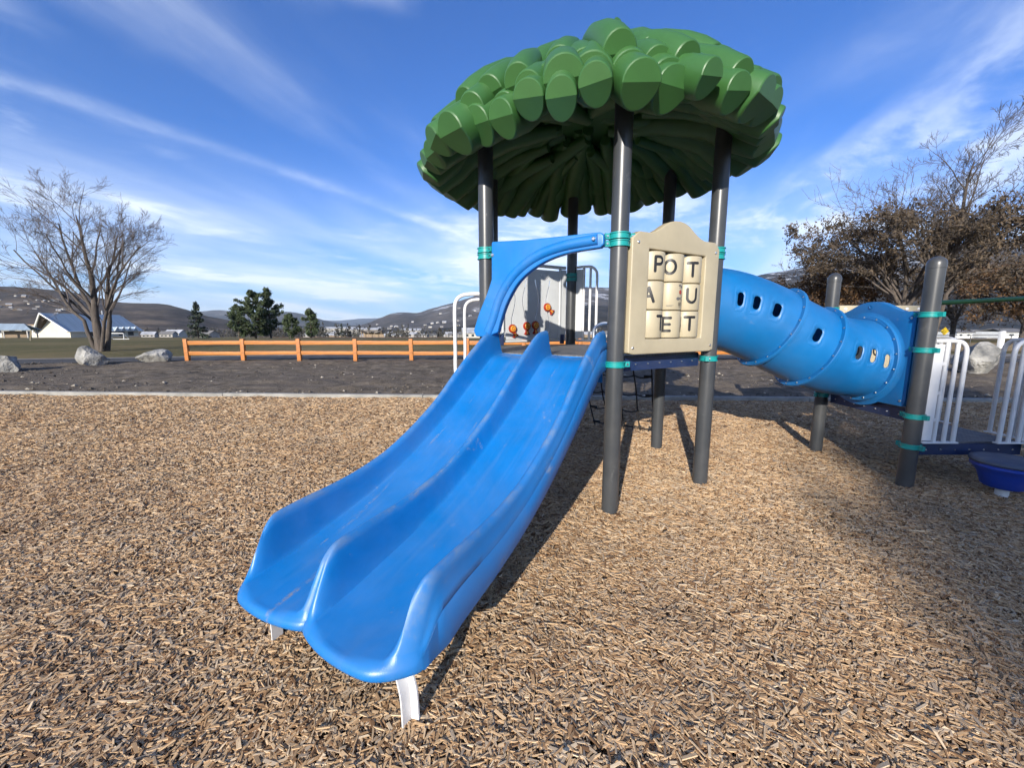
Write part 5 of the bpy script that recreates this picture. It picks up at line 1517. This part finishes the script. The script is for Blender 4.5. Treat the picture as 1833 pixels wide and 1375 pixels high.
def far_wood():
    """trees among the town roofs: one far-off mass"""
    g = np.random.default_rng(12); mb = MB(); r_ = random.Random(8)
    pts = []
    cl = []
    for i in range(640):
        Y = r_.uniform(225, 900); px = r_.uniform(250, 1100)
        if px < 560: Y = r_.uniform(300, 520)
        b = bearing(px, 590, Y); gz = ground_z(0, Y); H_ = r_.uniform(3.5, 9) * (1 if Y < 500 else 1.5); con = r_.random() < .35
        n = 34
        for j in range(n):
            f = r_.random()
            rad = (H_ * .20 * (1 - f) if con else H_ * .34 * math.sin(math.pi * (.15 + .85 * f)) ** .8)
            a = r_.uniform(0, 6.283); q = rad * math.sqrt(r_.random())
            pts.append((b.x + q * math.cos(a), Y + q * math.sin(a), gz + H_ * (f * .95 + .05)))
    leaf_cloud(pts, len(pts), 0.75, 0.25, 3, mb)
    tag(mb.build('town_trees', mat('far_wood', (0.050, 0.046, 0.036), .9, .5, .05), angle=0), 'dark mass of trees among the roofs of the far town', 'trees', kind='stuff')
far_wood()

# ---- right background: field fence, sheds, road sign, pale wall
def right_background():
    root = tag(empty('chain_link_fence', (30, 30, 0)), 'thin dark chain-link fence across the dry field at the right', 'fence')
    xs = np.arange(16, 62, 3.0)
    for x in xs: MB().tube([(x - 30, 0, -.2), (x - 30, 0, .78)], .03, 6).build('post', M_POST, root)
    MB().tube([(16 - 30, 0, .76), (61 - 30, 0, .76)], .025, 6).build('rail', M_POST, root)
    tag(strip('road', [(14, 17.5), (22, 19.5), (40, 22), (80, 26)], 1.6, .012, M_GRAVEL, 'pale gravel track beyond the soil at the right'), kind='structure')
    dg = mat('dry_grass', (0.27, 0.19, 0.09), .95, .3, .6, .4, 12)
    mb = MB(); mb.add([(14, 22.2, .004), (90, 27, .004), (150, 70, -.6), (40, 60, ground_z(0, 60) + .02), (14, 34, ground_z(0, 34) + .02)], [(0, 1, 2, 3, 4)]); 
    tag(mb.build('dry_field', dg, angle=0), 'dry tan grass field at the right', kind='structure')
    for px0, px1, Y, pt, lab in ((1715, 1742, 95, 589, 'small grey-roofed white shed behind the yellow sign'), (1752, 1778, 100, 590, 'white shed in the middle of the row at the right'), (1800, 1850, 90, 588, 'long white shed at the right edge behind the gates')):
        a, b_ = bearing(px0, pt, Y), bearing(px1, pt, Y); gz = ground_z(0, Y); w = b_.x - a.x; h = a.z - gz
        rt = tag(empty('shed', ((a.x + b_.x) / 2, Y, gz)), lab, 'shed')
        MB().box((0, 3, h * .32), (w, 6, h * .68)).build('wall', M_TRIM, rt)
        mb = MB(); slab(mb, (-w / 2 - .4, -.4, h * .64), (w / 2 + .4, -.4, h * .64), (w / 2 - .6, 3, h), (-w / 2 + .6, 3, h), .15); slab(mb, (w / 2 + .4, 6.4, h * .64), (-w / 2 - .4, 6.4, h * .64), (-w / 2 + .6, 3, h), (w / 2 - .6, 3, h), .15); mb.build('roof', M_GROOF, rt, angle=0)
        for x in (-w * .25, w * .25): MB().box((x, -.03, h * .33), (w * .16, .07, h * .22)).build('window', M_GLASS, rt)
    b = bearing(1690, 593, 60); rt = tag(empty('road_sign', (b.x, 60, ground_z(0, 60))), 'yellow diamond road sign beside the dark post', 'sign')
    MB().tube([(0, 0, -.3), (0, 0, b.z - ground_z(0, 60))], .05, 6).build('pole', M_STEEL, rt)
    zz = b.z - ground_z(0, 60)
    extrude_poly([(-.62, zz), (0, zz - .62), (.62, zz), (0, zz + .62)], .04, frame((0, -.08, 0), (1, 0, 0), (0, 1, 0))).build('plate', mat('sign_yellow', (.72, .47, .01), .5, .05), rt)
    b = bearing(1793, 603, 26); o = MB().box((0, 0, .3), (.22, .22, 1.6)).build('white_bollard', M_TRIM, bevel=.02); o.location = (b.x, 26, 0); tag(o, 'white post standing in the dry field behind the gates', 'bollard')
right_background()

# ------------------------------------------------------------------ hills
def hill_mat(name, a, b_, c_, scale, snow=0.0, snow_lo=0.0, snow_hi=1.0):
    m = bpy.data.materials.new(name); m.use_nodes = True
    k = NT(m.node_tree); b = k.n['Principled BSDF']
    pos = k.node('ShaderNodeNewGeometry').outputs['Position']
    mp = k.node('ShaderNodeMapping', {0: pos, 3: (1, 1, 2.2)}).outputs[0]
    n1 = k.noise(mp, scale * 1.8, 8, 0.66); n2 = k.noise(mp, scale * 14, 8, 0.72); n3 = k.noise(mp, scale * 2.2, 6, 0.65, .6)
    c = k.ramp(n1, [(0.36, a), (0.52, b_), (0.66, c_)])
    c = k.mix(k.m('MULTIPLY', k.ss(n2, 0.46, 0.66), 0.65), c, k.mix(1.0, c, (0.35, 0.38, 0.36, 1), 'MULTIPLY'))
    if snow:
        z = k.node('ShaderNodeSeparateXYZ', {0: pos}).outputs[2]
        sm = k.m('MULTIPLY', k.ss(n3, 0.54, 0.62), k.ss(z, snow_lo, snow_hi))
        sm = k.m('MULTIPLY', k.m('MULTIPLY', sm, k.ss(n2, 0.38, 0.56)), snow)
        c = k.mix(sm, c, (0.72, 0.74, 0.78, 1))
    k.put(b.inputs['Base Color'], c); b.inputs['Roughness'].default_value = 0.95; b.inputs['Specular IOR Level'].default_value = 0.05
    return m

def hill(name, ridge, D0, D1, m, label, amp, seed, zbase=-16.0, rows=26, step=7.0, back=0.5):
    px = np.arange(ridge[0][0], ridge[-1][0] + .1, step); mb = MB(); nx = len(px)
    py = [float(pchip([r[0] for r in ridge], [r[1] for r in ridge], p)) for p in px]
    vv = list(np.linspace(0, 1, rows)) + [1.15, 1.4]
    for v in vv:
        for p, q in zip(px, py):
            D = D0 + (D1 - D0) * min(v, 1); R_ = bearing(p, q, D1); zr = R_.z
            if v > 1: D = D1 + (D1 - D0) * (v - 1); f = 1 - (v - 1) * back * 2
            else: f = v ** 1.15
            xy = bearing(p, 583, D)
            nz = mn.fractal(Vector((xy.x / (amp * 9), D / (amp * 9), seed)), 1.0, 2.1, 5) * amp * (math.sin(math.pi * min(v, 1)) ** .7 if v <= 1 else 0)
            rn = mn.fractal(Vector((xy.x / (amp * 2.2), 3.3, seed)), 1.0, 2.1, 3) * amp * .05 * (v if v <= 1 else 1)
            zb = max(zbase, -40)
            mb.v.append((xy.x, D, zb + (zr - zb) * f + nz * .55 + rn))
    mb.f = [(j * nx + i, j * nx + i + 1, (j + 1) * nx + i + 1, (j + 1) * nx + i) for j in range(len(vv) - 1) for i in range(nx - 1)]; mb.mi = [0] * len(mb.f)
    return tag(mb.build(name, m, angle=180), label, kind='structure')

BROWN = ((0.045, 0.038, 0.032), (0.085, 0.068, 0.055), (0.16, 0.125, 0.092))
FOREST = ((0.028, 0.032, 0.030), (0.060, 0.055, 0.050), (0.13, 0.11, 0.09))
hill('hill_left', [(-420, 530), (-200, 516), (-60, 510), (0, 512), (60, 515), (130, 522), (180, 532), (230, 542), (265, 543), (300, 545), (330, 552), (370, 566), (410, 574), (450, 581), (500, 588), (560, 596)], 420, 1150, hill_mat('dry_hillside', *BROWN, .006), 'long dark brown hillside on the left', 26, 1.0)
hill('mountain_far_left', [(250, 575), (330, 562), (370, 557), (400, 555), (440, 559), (480, 558), (520, 559), (555, 566), (590, 576), (620, 581), (660, 584)], 3200, 5200, hill_mat('far_slope', *FOREST, .0012, .8, 60, 160), 'blue distant mountains at the end of the valley', 120, 2.0)
hill('mountain_farthest', [(480, 572), (540, 570), (600, 574), (640, 571), (690, 569), (740, 573), (800, 578), (900, 582)], 8000, 11000, hill_mat('farthest_slope', *FOREST, .0008, .8, 60, 260), 'palest farthest mountains across the valley', 160, 3.0)
hill('hill_middle', [(628, 586), (650, 581), (680, 570), (705, 561), (725, 559), (745, 560), (770, 553), (800, 545), (830, 536), (860, 527), (920, 516), (1000, 512), (1065, 514), (1120, 516), (1200, 512), (1290, 505), (1400, 520), (1500, 540)], 900, 2600, hill_mat('snowy_slope', (0.062, 0.060, 0.058), (0.100, 0.092, 0.088), (0.16, 0.145, 0.13), .0028, 0.6, 20, 110), 'grey hillside with snow patches behind the tower', 60, 4.0)
hill('hill_wooded', [(760, 590), (830, 580), (900, 566), (960, 553), (1020, 546), (1090, 548), (1150, 556), (1220, 568), (1300, 585)], 700, 1500, hill_mat('wooded_slope', (0.020, 0.024, 0.026), (0.040, 0.038, 0.036), (0.080, 0.070, 0.06), .006), 'dark wooded lower slope behind the tower', 26, 6.0)
hill('mountain_right', [(1180, 560), (1240, 530), (1300, 508), (1360, 491), (1420, 480), (1500, 463), (1600, 448), (1700, 438), (1833, 420), (2000, 400), (2300, 392), (2800, 420)], 700, 2300, hill_mat('dark_mountain', (0.022, 0.026, 0.030), (0.045, 0.043, 0.043), (0.085, 0.075, 0.066), .004, .9, 60, 220), 'dark wooded mountain with snow patches at the right', 60, 5.0)

def hill_houses():
    r_ = random.Random(5)
    dg = bpy.context.evaluated_depsgraph_get()
    hl = bpy.data.objects['hill_left'].evaluated_get(dg); hm = bpy.data.objects['hill_middle'].evaluated_get(dg)
    def drop(o, x, y):
        ok, loc, n, f = o.ray_cast(Vector((x, y, 2000)), Vector((0, 0, -1)))
        return loc.z if ok else None
    for i in range(30):
        px = r_.choice([r_.uniform(-5, 60), r_.uniform(0, 130), r_.uniform(70, 135)]); D = r_.uniform(640, 900)
        b = bearing(px, 560, D); z = drop(hl, b.x, D)
        if z is None: continue
        house(b.x, D, z, r_.uniform(.4, .75), r_.uniform(-.9, .9), r_.choice((0, 0, 2, 4, 3)), 'tiny pale house on the slope of the left hill', 'houses on the left hillside', False)
    for i in range(32):
        px = r_.uniform(670, 880); D = r_.uniform(1000, 1700); b = bearing(px, 560, D); z = drop(hm, b.x, D)
        if z is None: continue
        house(b.x, D, z, r_.uniform(.6, 1.1), r_.uniform(-.9, .9), r_.choice((0, 1, 2, 4)), 'tiny pale house on the lower slope of the snowy hill', 'houses on the snowy hillside', False)
hill_houses()

# ------------------------------------------------------------------ haze
def build_haze():
    o = MB().box((0, 5400, 250), (24000, 13200, 800)).build('haze', [], angle=0)
    m = bpy.data.materials.new('haze_air'); m.use_nodes = True
    k = NT(m.node_tree); k.n.remove(k.n['Principled BSDF'])
    v = k.node('ShaderNodeVolumePrincipled', {'Color': (0.70, 0.84, 1.0, 1), 'Density': 6.0e-5, 'Anisotropy': 0.1})
    k.l.new(v.outputs[0], k.n['Material Output'].inputs['Volume'])
    o.data.materials.append(m); tag(o, 'thin blue haze in the valley air', kind='stuff')
build_haze()
